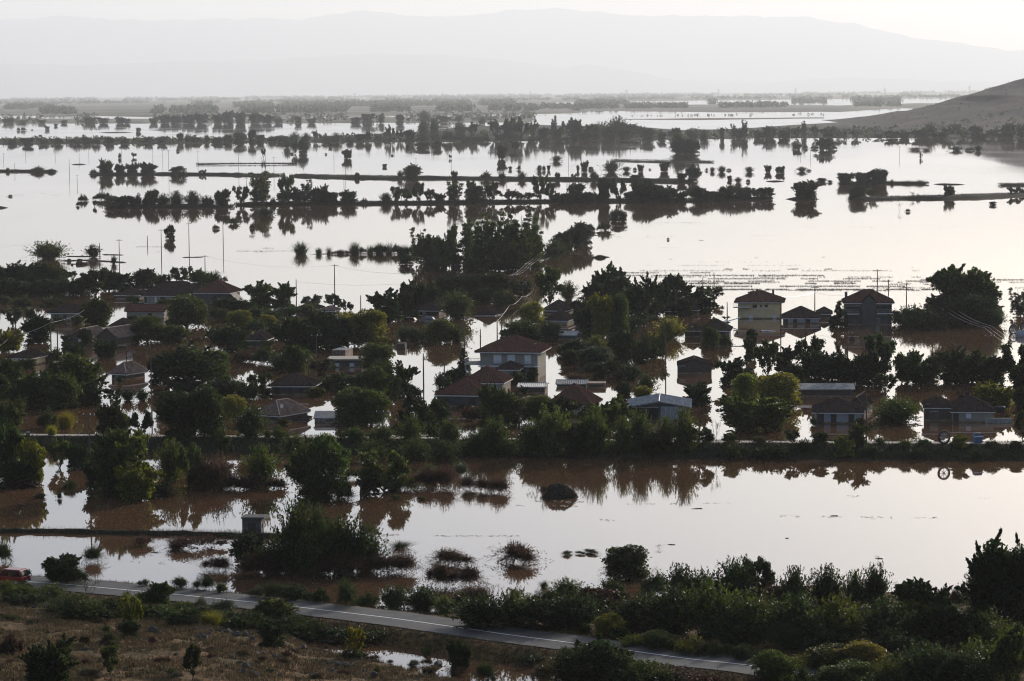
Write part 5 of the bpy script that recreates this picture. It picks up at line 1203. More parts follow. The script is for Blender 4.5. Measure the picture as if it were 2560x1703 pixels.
M_POLE = M_VIL + M_GROVE + [('the reed bush', 753, 620), ('the lobed trees', 670, 735), ('the twin hay bales', 200, 655)]
for row in '''95 664 601 2;234 694 612 1;250 668 607 0;299 676 598 1;404 652 573 1;473 632 557 1;558 610 537 1;513 692 638 1;837 748 661 1;741 758 698 0;902 778 738 0;128 895 797 0;144 868 811 0;379 990 850 1;391 958 889 0;39 812 775 0;792 906 835 1;1059 960 883 0;772 952 896 0;1243 848 787 0;1201 858 822 0;1254 848 810 0;1284 714 672 1;1319 708 660 0;1307 756 708 1;1365 684 650 0;1111 962 899 0;1818 806 755 0;1785 724 681 0;1757 720 694 0;1690 792 722 0;1603 895 812 1;1664 914 793 0;2037 784 715 1;1952 832 740 0;2014 856 795 0;2193 792 673 1;2221 797 699 1;2266 776 706 2;2119 895 829 1;2475 874 836 1;369 614 590 0'''.split(';'):
    x, b, t, a = map(float, row.split()); pole(x, b, t, int(a), M_POLE)
for row in '''2043 1090 985 0;2166 1088 985 0;1749 1092 1005 0;956 1070 1025 1;226 1216 1030 1'''.split(';'):
    x, b, t, a = map(float, row.split()); pole(x, b, t, int(a), M_LEV)

def frame_mast(x, base, top, wpx, label):
    p = ground(x, base); s = F / p.y; h = (base - top) / s; w = wpx / s / 2
    o = empty('pole_frame', p, -.1); tag(o, label, 'pole frame')
    for k in (-1, 1): MB().tube([(k * w, 0, -1.2), (k * w * .8, 0, h)], [.16, .11], 7).build('leg', M['wood'], o)
    for k in range(5): MB().box(-w * .95, w * .95, -.06, .06, h * (.25 + .17 * k) - .05, h * (.25 + .17 * k) + .05).build('rung', M['wood'], o)
    MB().box(-w * 1.5, w * 1.5, -.09, .09, h - .1, h + .06).build('crossarm', M['wood'], o)
frame_mast(1421, 482, 447, 8, 'two-legged ladder-like pole frame on the tree-lined bank')
frame_mast(1156, 878, 813, 12, 'two-legged pole frame with rungs left of the shuttered house')

def wire(pts, label, r=.028, sag=.5, group='thin power wires'):
    """pts: (x, y, distance) in photograph pixels and metres, a hanging wire between each pair"""
    P = [at_y(*p) for p in pts]; out_ = []
    for a, b in zip(P, P[1:]):
        for k in range(9):
            t = k / 8
            if k == 0 and out_: continue
            q = a.lerp(b, t); q.z -= 4 * sag * t * (1 - t); out_.append(q)
    o = MB().tube(out_, r, 4).build('power_wire', M['wire'])
    tag(o, label, 'wire', group)
def Yof(x, y): return at(x, y, 0).y
Y1, Y2, Y3 = Yof(2300, 800), Yof(2475, 874), Yof(2560, 930)
for k, nm in enumerate(('lowest', 'middle', 'highest')):
    wire([(2266 + 10 * k - 10, 707, Yof(2266, 776)), (2345 + 12 * k, 764 - 3 * k, Y1), (2462 + 9 * k, 820 - 2 * k, Y2), (2600, 902 - 14 * k, Y3)], f'{nm} of the three sunlit wires sweeping past the big tree at right', .022, .7)
Y1, Y2 = Yof(1284, 714), Yof(1375, 640)
for k, nm in enumerate(('left', 'middle', 'right')):
    wire([(1272 + k * 9, 690 - k * 1, Y1), (1314 + 8 * k, 660, Yof(1319, 706)), (1356 + k * 8, 622, Y2)], f'{nm} of the three sunlit wires beside the poplar grove', .018, .5)
wire([(1226, 815, Yof(1243, 848)), (1274, 763, Yof(1280, 780)), (1306, 740, Yof(1307, 756)), (1330, 728, Yof(1330, 740))], 'bright looping wire above the flooded village street', .02, .6)
wire([(-10, 866, Yof(0, 900)), (26, 840, Yof(26, 880)), (127, 806, Yof(128, 895)), (212, 775, Yof(210, 830))], 'bright looping wire crossing the cottages at the left', .022, .5)
wire([(837, 664, Yof(837, 748)), (1010, 684, Yof(1000, 760))], 'thin wire leading right from the tall pole in open water', .022, .6)
wire([(513, 640, Yof(513, 692)), (837, 664, Yof(837, 748))], 'thin wire between the poles behind the awning house', .022, 1.6)
wire([(741, 704, Yof(741, 758)), (1000, 710, Yof(1000, 790))], 'thin low wire leading right from the plain pole', .022, .6)
wire([(1952, 741, Yof(1952, 832)), (2037, 730, Yof(2037, 784)), (2120, 738, Yof(2120, 800)), (2266, 738, Yof(2266, 776))], 'thin wire linking the poles behind the pale cottage', .022, .5)
wire([(95, 606, Yof(95, 664)), (-20, 616, Yof(-20, 664))], 'thin wire leaving the photo at the left from a double-armed pole', .022, .4)
wire([(2193, 676, Yof(2193, 792)), (2221, 700, Yof(2221, 797))], 'short wire beside the grey two-storey house', .022, .2)

# far pylons on the plain
for k, (x, y, t) in enumerate(((169, 262, 243), (410, 262, 240), (634, 260, 237), (887, 256, 232), (1108, 254, 232), (1326, 252, 228), (1566, 250, 224), (1796, 250, 222), (1989, 246, 220), (2212, 244, 218), (2424, 240, 214))):
    p = at(x, y, 0); s = F / p.y; h = (y - t) / s; b = h * .09
    o = empty('lattice_pylon', p); tag(o, f'{(ORD10 := ["leftmost", "second", "third", "fourth", "fifth", "sixth", "seventh", "eighth", "ninth", "tenth", "rightmost"])[k]} {"" if k in (0, 10) else "from left "}of the faint pylons on the hazy plain', 'pylon', 'faint pylons on the plain')
    g = MB()
    for sx in (-1, 1):
        for sy in (-1, 1): g.tube([(sx * b, sy * b, 0), (sx * b * .3, sy * b * .3, h * .7), (0, 0, h)], [h * .014, h * .01, h * .006], 4)
    g.build('tower', M['metal'], o)
    for zz in (.66, .78, .9): MB().tube([(-h * .16, 0, h * zz), (h * .16, 0, h * zz)], h * .008, 4).build('crossarm', M['metal'], o)

# ------------------------------------------------------------------ pump hut
p = ground(630, 1341); s = F / p.y
o = empty('pump_hut', p, math.radians(-6)); tag(o, 'narrow concrete hut with overhanging slab roof on the low bank', 'hut')
w = 48 / s; h = (1341 - 1295) / s
b = MB().box(-w / 2, w / 2, -.2, 1.7, -1, h).build('wall', M['old_concrete'], o)
MB().box(-w / 2 - .06, w / 2 + .5, -.6, 2.0, h + .002, h + .2).build('roof', M['old_concrete'], o)
MB().box(-w * .2, w * .22, -.24, -.202, -.3, 1.7).build('door', M['dark_wood'], o)
MB().box(w / 2 + .003, w / 2 + .03, .4, 1.0, 1.0, 1.5).build('window', M['glass'], o)

# marker box on the levee path
p = ground(70, 1091); o = empty('marker_box', p, .2); tag(o, 'small grey utility box beside the levee path at the left', 'utility box')
MB().box(-.28, .28, -.2, .2, -.1, .62).build('cabinet', M['grey'], o); MB().box(-.32, .32, -.24, .24, .622, .68).build('lid', M['metal'], o)

# ------------------------------------------------------------------ wheels, drums and wrecks
def wheel_parts(o, r, wd, spokes=8, c=(0, 0, 0)):
    MB().lathe([(r * .78, -wd * .5), (r * .94, -wd * .5), (r, -wd * .3), (r, wd * .3), (r * .94, wd * .5), (r * .78, wd * .5), (r * .78, -wd * .5)], c, 28, 'y', False).build('tyre', M['rubber'], o, True)
    q = MB().lathe([(r * .7, -wd * .3), (r * .78, -wd * .32), (r * .78, wd * .32), (r * .7, wd * .3), (r * .7, -wd * .3)], c, 28, 'y', False).build('rim', M['metal'], o)
    for k in range(spokes):
        a = 2 * math.pi * k / spokes
        MB().tube([(c[0] + r * .14 * math.cos(a), c[1], c[2] + r * .14 * math.sin(a)), (c[0] + r * .74 * math.cos(a), c[1], c[2] + r * .74 * math.sin(a))], r * .05, 5).build('spoke', M['metal'], q)
    MB().lathe([(.01, -wd * .35), (r * .16, -wd * .35), (r * .16, wd * .35), (.01, wd * .35)], c, 12, 'y').build('hub', M['metal'], q)
def wheel(x, y, rpx, label, sink=0.0, yaw=.2, tilt=0.0):
    p = ground(x, y); s = F / p.y; r = rpx / s
    o = empty('spoked_wheel', (p.x, p.y, p.z + r * (1 - sink)), yaw); o.rotation_euler[0] = tilt
    tag(o, label, 'wheel'); wheel_parts(o, r, r * .32)
wheel(2360, 1111, 17.5, 'big spoked wheel with black tyre standing on the levee path', .03, .35)
wheel(325, 893, 10.5, 'spoked wheel half sunk in the open water lane at the left', .35, .1)
wheel(2534, 834, 12.5, 'nearer spoked wheel of the overturned machine at the right edge', .2, .2)
wheel(2551, 782, 10, 'farther spoked wheel at the right edge beside the leafy pole', .2, -.2)
wheel(2562, 828, 12, 'second wheel of the overturned machine, cut by the right edge', .2, .2)

p = at(2558, 842, 0); o = empty('water_tank', p, .2); tag(o, 'pale blue-white rounded tank floating at the right edge by the wheels', 'tank')
MB().lathe([(.05, -1.6), (.7, -1.5), (.95, -1.1), (.95, 1.1), (.7, 1.5), (.05, 1.6)], (0, 0, .45), 18, 'x').build('tank_shell', M['paleblue'], o, True)
MB().lathe([(.25, 0), (.25, .18), (.2, .22)], (0, 0, 1.38), 12).build('filler_cap', M['metal'], o)

p = ground(2444, 1108); o = empty('water_drum', p, .15); tag(o, 'dark blue plastic container with pale rim on the levee edge', 'container')
s = F / p.y; w = 21 / s / 2; h = 24 / s
MB().prism([(-w * .92, -.1), (w * .92, -.1), (w, h * .8), (w * .94, h), (-w * .94, h), (-w, h * .8)], -w * .8, w * .8).build('body', M['blue'], o)
MB().box(-w * 1.06, w * 1.06, -w * .9, -w * .82, h * .66, h * .78).box(-w * 1.06, w * 1.06, w * .82, w * .9, h * .66, h * .78).build('rim', M['shutter'], o)
MB().box(-w * .8, w * .8, -w * .7, w * .7, h + .002, h + .08).build('lid', M['rubber'], o)
p = ground(2420, 1102); o = empty('fence_post', p); tag(o, 'thin post left of the blue container on the levee', 'post')
MB().box(-.05, .05, -.05, .05, -.2, 1.3).build('post', M['wood'], o); MB().box(-.12, .06, -.08, -.052, .3, .5).build('plate', M['rubber'], o)

# hay bales
for k, (x, y, r, lab) in enumerate(((173, 654, 5, 'hay bale leftmost of the round bales'), (199, 655, 5.5, 'hay bale at the top of the bale heap'), (196, 662, 5, 'hay bale at the front left of the bale heap'), (206, 662, 4.6, 'hay bale at the front right of the bale heap'), (217, 661, 3.5, 'small hay bale at the right of the bale heap'), (180, 663, 2.6, 'smallest dark bale in front of the leftmost bale'))):
    p = at(x, y, 0); s = F / p.y; r = r / s
    o = MB().lathe([(.02, -.65), (r * .97, -.65), (r, -.55), (r, .55), (r * .97, .65), (.02, .65)], (0, 0, r * .45), 18, 'y').build('hay_bale', M['stalk'], None, True)
    o.location = p; o.rotation_euler = (0, 0, k * .7); tag(o, 'dark soaked ' + lab, 'bale')

# ------------------------------------------------------------------ cars
def car(loc, yaw, label, paint, sink=0.0, L=4.2, W=1.75, Hh=1.6, roll=0.0, tall=1.0):
    o = empty('car', (loc.x, loc.y, loc.z - sink), yaw); o.rotation_euler[0] = roll; tag(o, label, 'car')
    b = L / 2
    body = [(-b, .38), (-b + .05, .75), (-b + .12, .95), (b - 1.15, 1.0), (b - .25, .86), (b - .02, .7), (b, .4), (b - .1, .28), (-b + .1, .28)]
    bo = MB().prism(body, -W / 2, W / 2).build('body', M[paint], o)
    bm = bo.modifiers.new('bevel', 'BEVEL'); bm.width = .06; bm.segments = 2
    cab = [(-b + .1, .96), (-b + .35, Hh - .08), (-b + .55, Hh), (.2, Hh), (.45, Hh - .04), (b - 1.2, .99)]
    c = MB().prism(cab, -W / 2 + .1, W / 2 - .1).build('cabin', M[paint], o)
    cm = c.modifiers.new('bevel', 'BEVEL'); cm.width = .08; cm.segments = 2
    for sy in (-1, 1):
        y = sy * (W / 2 - .1); y0, y1 = (y, y + .012) if sy > 0 else (y - .012, y)
        MB().prism([(-b + .3, 1.02), (-b + .48, Hh - .13), (-.45, Hh - .11), (-.45, 1.02)], y0, y1).build('side_window', M['glass'], c)
        MB().prism([(-.36, 1.02), (-.36, Hh - .11), (.3, Hh - .12), (b - 1.42, 1.04)], y0, y1).build('side_window', M['glass'], c)
        dr = MB().box(-1.1, -.42, sy * W / 2 - .006, sy * W / 2 + .006, .45, .93).build('door', M[paint], o)
        MB().box(-.65, -.5, sy * W / 2 - .02, sy * W / 2 + .02, .82, .86).build('handle', M['rubber'], dr)
        dr = MB().box(-.38, .6, sy * W / 2 - .006, sy * W / 2 + .006, .45, .93).build('door', M[paint], o)
        MB().box(-.33, -.18, sy * W / 2 - .02, sy * W / 2 + .02, .82, .86).build('handle', M['rubber'], dr)
        MB().box(-b - .02, -b + .12, sy * (W / 2 - .16) - .1, sy * (W / 2 - .16) + .1, .68, .92).build('tail_lamp', M['lamp_red'], o)
        MB().box(b - .28, b - .015, sy * (W / 2 - .3) - .16, sy * (W / 2 - .3) + .16, .66, .78).build('headlight', M['glass'], o)
        MB().box(b - 1.35, b - 1.2, sy * (W / 2 + .1) - .09, sy * (W / 2 + .1) + .09, 1.0, 1.13).build('mirror', M[paint], o)
        for sx in (-1, 1):
            wx = sx * (b - .75)
            t = MB().lathe([(.16, -.1), (.31, -.11), (.33, -.06), (.33, .06), (.31, .11), (.16, .1)], (wx, sy * (W / 2 - .1), .33), 20, 'y').build('wheel', M['rubber'], o, True)
            MB().lathe([(.02, -.115), (.19, -.112), (.2, -.06), (.2, .06), (.19, .112), (.02, .115)], (wx, sy * (W / 2 - .1), .33), 16, 'y').build('rim', M['metal'], t)
    k = len(c.data.vertices)
    rw = MB(); rw.v = [(-b + .09, -W / 2 + .25, 1.03), (-b + .09, W / 2 - .25, 1.03), (-b + .33, W / 2 - .3, Hh - .12), (-b + .33, -W / 2 + .3, Hh - .12)]; rw.f = [(0, 3, 2, 1)]
    rw.v = [(x - .03, y, z + .008) for x, y, z in rw.v]; rw.build('rear_window', M['glass'], c)
    ws = MB(); ws.v = [(b - 1.17, -W / 2 + .2, 1.03), (b - 1.17, W / 2 - .2, 1.03), (.49, W / 2 - .25, Hh - .08), (.49, -W / 2 + .25, Hh - .08)]; ws.f = [(0, 1, 2, 3)]
    ws.v = [(x + .03, y, z + .012) for x, y, z in ws.v]; ws.build('windscreen', M['glass'], c)
    MB().box(-b - .06, -b + .1, -W / 2 + .06, W / 2 - .06, .36, .56).build('bumper', M['rubber'], o)
    MB().box(b - .1, b + .05, -W / 2 + .06, W / 2 - .06, .34, .54).build('bumper', M['rubber'], o)
    MB().box(-b - .075, -b - .062, -.26, .26, .42, .53).build('number_plate', M['shutter'], o)
    return o
k = int(np.argmin(np.abs(rt - (-55.0)))); hd = math.atan2(-rdy[k], -rdx[k])
car(Vector((rt[k] + rnx[k] * 1.75, ry[k] + rny[k] * 1.75, RZ + .03)), hd, 'red hatchback driving away on the road at the left edge', 'red', 0, 4.3, 1.8, 1.72)
car(at(1031, 800, 0), -.3, 'dark pickup sunk to its windows before the garage cottage', 'rubber', 1.0)
car(at(1077, 799, 0), -.2, 'dark car sunk to its roof right of the sunken pickup', 'blue', .95)
car(at(310, 870, 0), .1, 'dark car roof showing above water behind the floating wheel', 'rubber', 1.1)

# drowned lorry body and other boxes
p = at(846, 890, 0); s = F / p.y; o = empty('lorry_body', p, math.radians(-14)); tag(o, 'dark drowned lorry body with slatted roof behind the flat-roofed house', 'lorry')
w = 36 / s; h = 14 / s
MB().box(-w / 2, w / 2, 0, 5.5, -1, h).build('side', M['rust'], o)
for k in range(4): MB().box(-w / 2 + .05, w / 2 - .05, .3 + k * 1.35, 1.3 + k * 1.35, h + .003, h + .1).build('roof_panel', M['tin'], o)
for k in range(5): MB().box(-w / 2 + k * w / 4 - .05, -w / 2 + k * w / 4 + .05, -.06, -.003, -.5, h - .02).build('stake', M['dark_wood'], o)
p = at(1003, 873, 0); s = F / p.y; o = empty('floating_crate', p, -.3); tag(o, 'dark tilted crate afloat in the bright lane right of the dome tree', 'crate')
o.rotation_euler[0] = .2
w = 20 / s
MB().box(-w / 2, w / 2, 0, 1.4, -.4, 14 / s).build('box', M['dark_wood'], o)
for k in range(4): MB().box(-w / 2 + .02, w / 2 - .02, -.05, -.003, -.2 + k * .34, .06 + k * .34).build('plank', M['wood'], o)
o = MB().box(-2.1, 2.1, -.5, .5, -.04, .06).box(-2.0, 2.0, -.42, -.3, .062, .12).build('floating_plank', M['shutter']); o.location = at(1829, 810, 0) + Vector((0, 0, .9)); o.rotation_euler = (0, math.radians(-14), .1)
tag(o, 'white plank roof piece tilted beside the cream two-storey house', 'plank')
o = MB().box(-1.6, 1.6, -.35, .35, -.05, .05).box(-1.5, 1.5, -.1, .1, .052, .1).build('floating_plank', M['shutter']); o.location = at(1921, 829, 0) + Vector((0, 0, .12)); o.rotation_euler = (0, .05, -.1)
tag(o, 'white board floating in front of the cream two-storey house', 'plank')
p = at(2497, 1057, 0); o = empty('low_wall', p, -.05); tag(o, 'low dark block wall standing in water right of the twin-roofed house', 'wall')
for r_ in range(3):
    for k in range(9):
        g = MB().box(-2.2 + k * .49, -1.73 + k * .49, -.2, .2, -.3 + r_ * .36, .04 + r_ * .36)
        g.build('block', M['concrete'], o)
p = at(2503, 1050, 0); o = MB().lathe([(.05, -1.0), (.5, -.95), (.62, -.6), (.62, .6), (.5, .95), (.05, 1.0)], (0, 0, 1.5), 16, 'x').build('oil_tank', M['rubber'], None, True); o.location = p + Vector((0, 2.0, 0)); tag(o, 'dark rounded tank behind the low block wall', 'tank')

# leaning forked trunk
p = at(903, 1246, 0); o = empty('leaning_trunk', p); tag(o, 'bare forked trunk leaning out of the channel under a thin crown', 'tree trunk')
MB().tube([(0, 0, -.5), (-.05, 0, .6), (.0, .1, 1.9), (.2, .1, 3.2)], [.16, .14, .12, .08], 7).build('trunk', M['bark'], o)
MB().tube([(.0, 0, .15), (.55, .1, .5), (1.3, .1, 1.1), (2.0, 0, 1.9)], [.13, .11, .08, .05], 6).build('branch', M['bark'], o)
MB().tube([(0, .05, 1.4), (-.5, 0, 2.2), (-.7, 0, 3.0)], [.08, .06, .03], 5).build('branch', M['bark'], o)

# mound of drift in the channel
def heap(x, base, top, wpx, label, mat='drift', seed=0, name='debris_mound'):
    p = ground(x, base); s = F / p.y; w = wpx / s / 2; h = (base - top) / s
    rng = np.random.default_rng(seed)
    a = np.linspace(0, 2 * np.pi, 40, endpoint=False); rr = np.linspace(1.05, 0, 12)
    A_, R_ = np.meshgrid(a, rr)
    nz = fbm(np.cos(A_) * 5 * R_ + 9, np.sin(A_) * 5 * R_ + 9, 4, seed)
    Z = h * (1 - R_ ** 2.6) * (.5 + .9 * nz) - .15
    X = np.cos(A_) * R_ * w * (.85 + .3 * nz); Y = np.sin(A_) * R_ * w * .8
    i = np.arange(12 * 40).reshape(12, 40); j = np.roll(i, -1, 1)
    f = np.stack([i[:-1], j[:-1], j[1:], i[1:]], -1).reshape(-1, 4)
    o = empty(name, p); tag(o, label, 'debris')
    link('heap', np_mesh('heap', np.stack([X, Y, Z], -1).reshape(-1, 3), f, True), M[mat], o)
    n = 1500; t = rng.uniform(0, 2 * np.pi, n); r = np.sqrt(rng.random(n)) * .95
    P = np.stack([np.cos(t) * r * w, np.sin(t) * r * w * .8, h * (1 - r ** 2.6) * .75], -1)
    D_ = unit(rng.normal(size=(n, 3)) + np.array([0, 0, .6])) * rng.uniform(.15, .5, (n, 1)); W_ = np.cross(D_, rng.normal(size=(n, 3))); W_ = unit(W_) * .03
    Q = np.stack([P - W_, P + W_, P + D_ + W_ * .3, P + D_ - W_ * .3], 1)
    stuff(link('twigs', np_mesh('twigs', Q.reshape(-1, 3), np.arange(n * 4).reshape(-1, 4)), M['stalk'], o))
heap(1400, 1243, 1208, 92, 'rounded mound of drift debris alone in the wide channel', seed=3)
heap(1500, 645, 638, 30, 'small dark drift heap right of the bushy bank', seed=4)
heap(2130, 852, 842, 12, 'tiny drift heap in front of the grey two-storey house', seed=5)

# floating sticks and weed
drng = np.random.default_rng(12)
def drift(x, y, wpx, label, group='bits of floating drift'):
    p = at(x, y, 0); s = F / p.y; w = wpx / s
    g = MB()
    for k in range(5):
        a = drng.uniform(-.5, .5); l = w * drng.uniform(.3, .6); c = drng.normal(0, w * .15)
        g.tube([(c - l * math.cos(a), l * .5 * math.sin(a), .0), (c, 0, drng.uniform(.0, .05)), (c + l * math.cos(a), -l * .5 * math.sin(a), .05)], [.03 + w * .008] * 3, 5)
    o = g.build('drift_wood', M['bark']); o.location = p; o.rotation_euler = (0, 0, drng.uniform(-.2, .2)); tag(o, label, 'driftwood', group)
for x, y, w, lab in ((1752, 601, 10, 'short drift log leftmost in the broad bright water'), (1890, 645, 7, 'short drift log left of middle in the broad bright water'), (2058, 643, 8, 'short drift log right of the others in the broad bright water'), (1676, 648, 6, 'small drift stick near the small drift heap'), (1085, 915, 12, 'drift log in the bright lane left of the shuttered house'), (2280, 670, 4, 'speck of drift behind the big tree at right'),
                     (2085, 1290, 16, 'V-shaped floating stick in the wide channel'), (1745, 1272, 24, 'long thin stick floating in the channel centre'), (1680, 1362, 14, 'forked floating twig near the domed islet bush'), (2200, 1397, 16, 'star-shaped floating weed in the right channel'), (1718, 870, 16, 'floating sticks in front of the cottage by the white plank'), (1840, 866, 60, 'long floating poles in front of the cream two-storey house'),
                     (1800, 845, 14, 'small drift bundle beside the round bush'), (740, 1032, 12, 'drift stick in the bright water by the drowned hip roof'), (385, 1382, 16, 'thin twigs afloat in the left channel'), (1968, 1346, 8, 'small dark weed speck in the wide right channel')):
    drift(x, y, w, lab)

# ------------------------------------------------------------------ rocks on the slope
def rock_mesh(seed):
    import bmesh
    bm = bmesh.new(); bmesh.ops.create_icosphere(bm, subdivisions=2, radius=1.0)
    r = random.Random(seed); cuts = [(Vector((r.gauss(0, 1), r.gauss(0, 1), r.gauss(0, 1))).normalized(), r.uniform(.5, .8)) for _ in range(9)]
    for v in bm.verts:
        for n_, d_ in cuts:
            q = v.co.dot(n_)
            if q > d_: v.co -= n_ * (q - d_)
        v.co *= 1 + r.uniform(-.05, .05)
    me = bpy.data.meshes.new('boulder'); bm.to_mesh(me); bm.free(); me.materials.append(M['rock']); return me
ROCKS = [rock_mesh(k) for k in range(5)]
rr_ = random.Random(8)
RK = [(485, 1573, 14), (505, 1574, 16), (528, 1580, 16), (548, 1580, 18), (570, 1583, 22), (590, 1588, 26), (612, 1592, 28), (632, 1600, 24), (505, 1598, 30), (520, 1590, 18), (382, 1580, 30), (398, 1583, 16), (275, 1536, 22), (290, 1540, 14), (85, 1520, 16), (20, 1508, 14), (215, 1626, 18), (640, 1640, 22), (660, 1636, 14), (690, 1645, 20), (705, 1652, 14), (600, 1660, 18), (615, 1668, 24), (555, 1630, 12), (580, 1645, 14), (760, 1625, 26), (735, 1628, 14), (845, 1665, 20), (865, 1668, 26), (820, 1660, 14), (830, 1680, 18), (935, 1690, 24), (910, 1682, 16), (960, 1692, 14), (1095, 1664, 32), (1080, 1670, 18), (1235, 1698, 22), (1220, 1702, 14), (790, 1695, 22), (700, 1690, 16), (640, 1690, 20), (610, 1682, 26), (400, 1655, 16), (440, 1640, 12), (330, 1560, 14)]
for x, y, w in RK:
    p = ground(x, y); s = F / p.y; r = w / s / 2
    o = link('boulder', rr_.choice(ROCKS)); o.location = p + Vector((0, 0, r * .25)); o.rotation_euler = (rr_.uniform(-.3, .3), rr_.uniform(-.3, .3), rr_.uniform(0, 6))
    o.scale = (r, r * rr_.uniform(.7, 1.0), r * rr_.uniform(.6, .85)); o['category'] = 'rock'; o['group'] = 'dark rocks on the dry slope'
    LABELLED.append((o, x, y, ('large ' if w > 21 else 'small ' if w < 15 else '') + 'dark boulder', M_NEAR))

# ------------------------------------------------------------------ grass, stubble and the far woods: what nobody could count
def blades(name, P, hgt, wid, mat, seed, lean=.35, label=None, cat=None):
    rng = np.random.default_rng(seed); n = len(P)
    h = hgt * rng.uniform(.4, 1.2, (n, 1)); d = unit(rng.normal(size=(n, 3)) * lean + np.array([0, 0, 1.0]))
    a = rng.uniform(0, np.pi, n); w = np.stack([np.cos(a), np.sin(a), 0 * a], -1) * wid * rng.uniform(.6, 1.3, (n, 1))
    T = P + d * h
    Q = np.stack([P - w, P + w, T], 1)
    o = stuff(link(name, np_mesh(name, Q.reshape(-1, 3), np.arange(n * 3).reshape(-1, 3)), M[mat]))
    tag(o, label, cat); return o
rng = np.random.default_rng(77)
n = 190000
X = rng.uniform(-62, 26, n); Y = rng.uniform(200, 312, n)
r = road_r(X, Y); Z = fore_h(X, Y)
cl = fbm(X / 2.2, Y / 2.2, 3, 61)
k = (r > 5.2) & (Z > .1) & (cl > .33)
X, Y, Z = X[k], Y[k], Z[k]
m = 3
Pg = np.stack([np.repeat(X, m) + rng.normal(0, .12, len(X) * m), np.repeat(Y, m) + rng.normal(0, .12, len(X) * m), np.repeat(Z, m) - .05], -1)
blades('dry_grass', Pg, .42, .045, 'grass', 1, .5, 'dry yellow-brown grass covering the rough slope below the road', 'grass')
n = 70000
t = rng.integers(0, len(rt), n); sgn = rng.choice([-1, 1], n); off = sgn * rng.uniform(3.8, 8.5, n)
X = rt[t] + rnx[t] * off; Y = ry[t] + rny[t] * off
k = np.abs(X) < 70; X, Y = X[k], Y[k]; Z = fore_h(X, Y)
blades('verge_grass', np.stack([X, Y, Z - .05], -1), .4, .035, 'verge', 2, .5, 'short green and straw-coloured grass along both road verges', 'grass') if 'verge' in M else None
n = 60000
X = rng.uniform(-110, 110, n); V_ = rng.choice([0, 1], n, p=[.7, .3]); O_ = np.where(V_ == 0, rng.uniform(-5.6, .2, n), rng.uniform(3.2, 6.4, n))
Y = lev_y(X) + O_; Z = lev_h(X, Y)
blades('levee_grass', np.stack([X, Y, Z - .1], -1), .55, .06, 'verge', 3, .5, 'dark green grass and weeds covering both sides of the levee', 'grass')
# grass on the low bank
n = 5000
x_ = rng.uniform(-10, 700, n); y_ = np.interp(x_, [-40, 120, 250, 420, 560, 700], [1331, 1331, 1334, 1337, 1340, 1344]) + rng.normal(0, 1.2, n)
k = rng.random(n) < np.interp(x_, [0, 250, 400, 700], [.12, .4, 1, 1])
P = np.array([tuple(at(a, b, 0)) for a, b in zip(x_[k], y_[k])]); P[:, 2] += .15
blades('bank_grass', P, .75, .025, 'stalk', 4, .45, 'dry bent grass stalks along the low bank beside the hut', 'grass')
# grass fringe on the far causeways
n = 9000
ln = [(-40, 429, 142, 430, 1.2), (395, 436, 705, 439, 1.2), (735, 440, 1728, 455, 1.4), (490, 412, 742, 411, 1.0), (262, 517, 585, 518, 1.2), (585, 513, 1930, 499, 1.2), (2120, 500, 2610, 486, 1.2), (2215, 459, 2322, 460, 1.4), (2497, 464, 2620, 463, 1.2), (1535, 402, 1785, 406, .8)]
P = []
for x0, y0, x1, y1, h in ln:
    q = int(abs(x1 - x0) * 4)
    for t in rng.random(q):
        p = at(x0 + (x1 - x0) * t, y0 + (y1 - y0) * t, 0); P.append((p.x, p.y + rng.normal(0, 2.5), .5 + .3 * rng.random()))
blades('causeway_grass', np.array(P), 1.1, .25, 'verge', 5, .5, 'rough dark grass fringing the far causeways', 'grass')
# rows of drowned maize stubble
P = []
for y, x0, x1, dn in ((673, 1810, 2080, 3), (677, 1600, 2300, 1.2), (682, 1560, 2140, 3.5), (689, 1560, 2060, 4.5), (693, 1600, 2420, 2), (697, 1600, 2200, 4), (700, 2300, 2600, 4.5), (703, 1650, 2460, 4), (706, 1600, 2600, 2.5), (709, 1650, 2140, 5.5), (711, 2140, 2420, 2.5), (716, 1650, 2300, 4.5), (720, 2100, 2580, 2), (724, 1740, 2330, 6), (726, 1900, 2300, 3), (621, 600, 740, 2), (628, 590, 745, 1.6), (617, 340, 420, 1.5), (629, 340, 400, 1.2), (484, 80, 260, 1.5), (488, 10, 200, 1.5), (568, 2000, 2500, .4), (557, 1620, 1750, .8), (592, 1480, 1700, .5), (655, 1620, 2060, .3), (664, 1560, 2000, .6), (630, 640, 760, 1.0)):
    q = int((x1 - x0) * dn * 1.5); t = rng.random(q); xx = x0 + (x1 - x0) * t
    keep = fbm(xx / 45., xx * 0 + y, 3, 90) + .12 * (dn > 4) > .42
    for a in xx[keep]:
        p = at(a, y + rng.normal(0, .8), 0); P.append((p.x, p.y, -.05))
blades('crop_stubble', np.array(P), .42, .04, 'stalk', 6, .55, 'rows of drowned maize stalks poking out of the bright water', 'stubble')

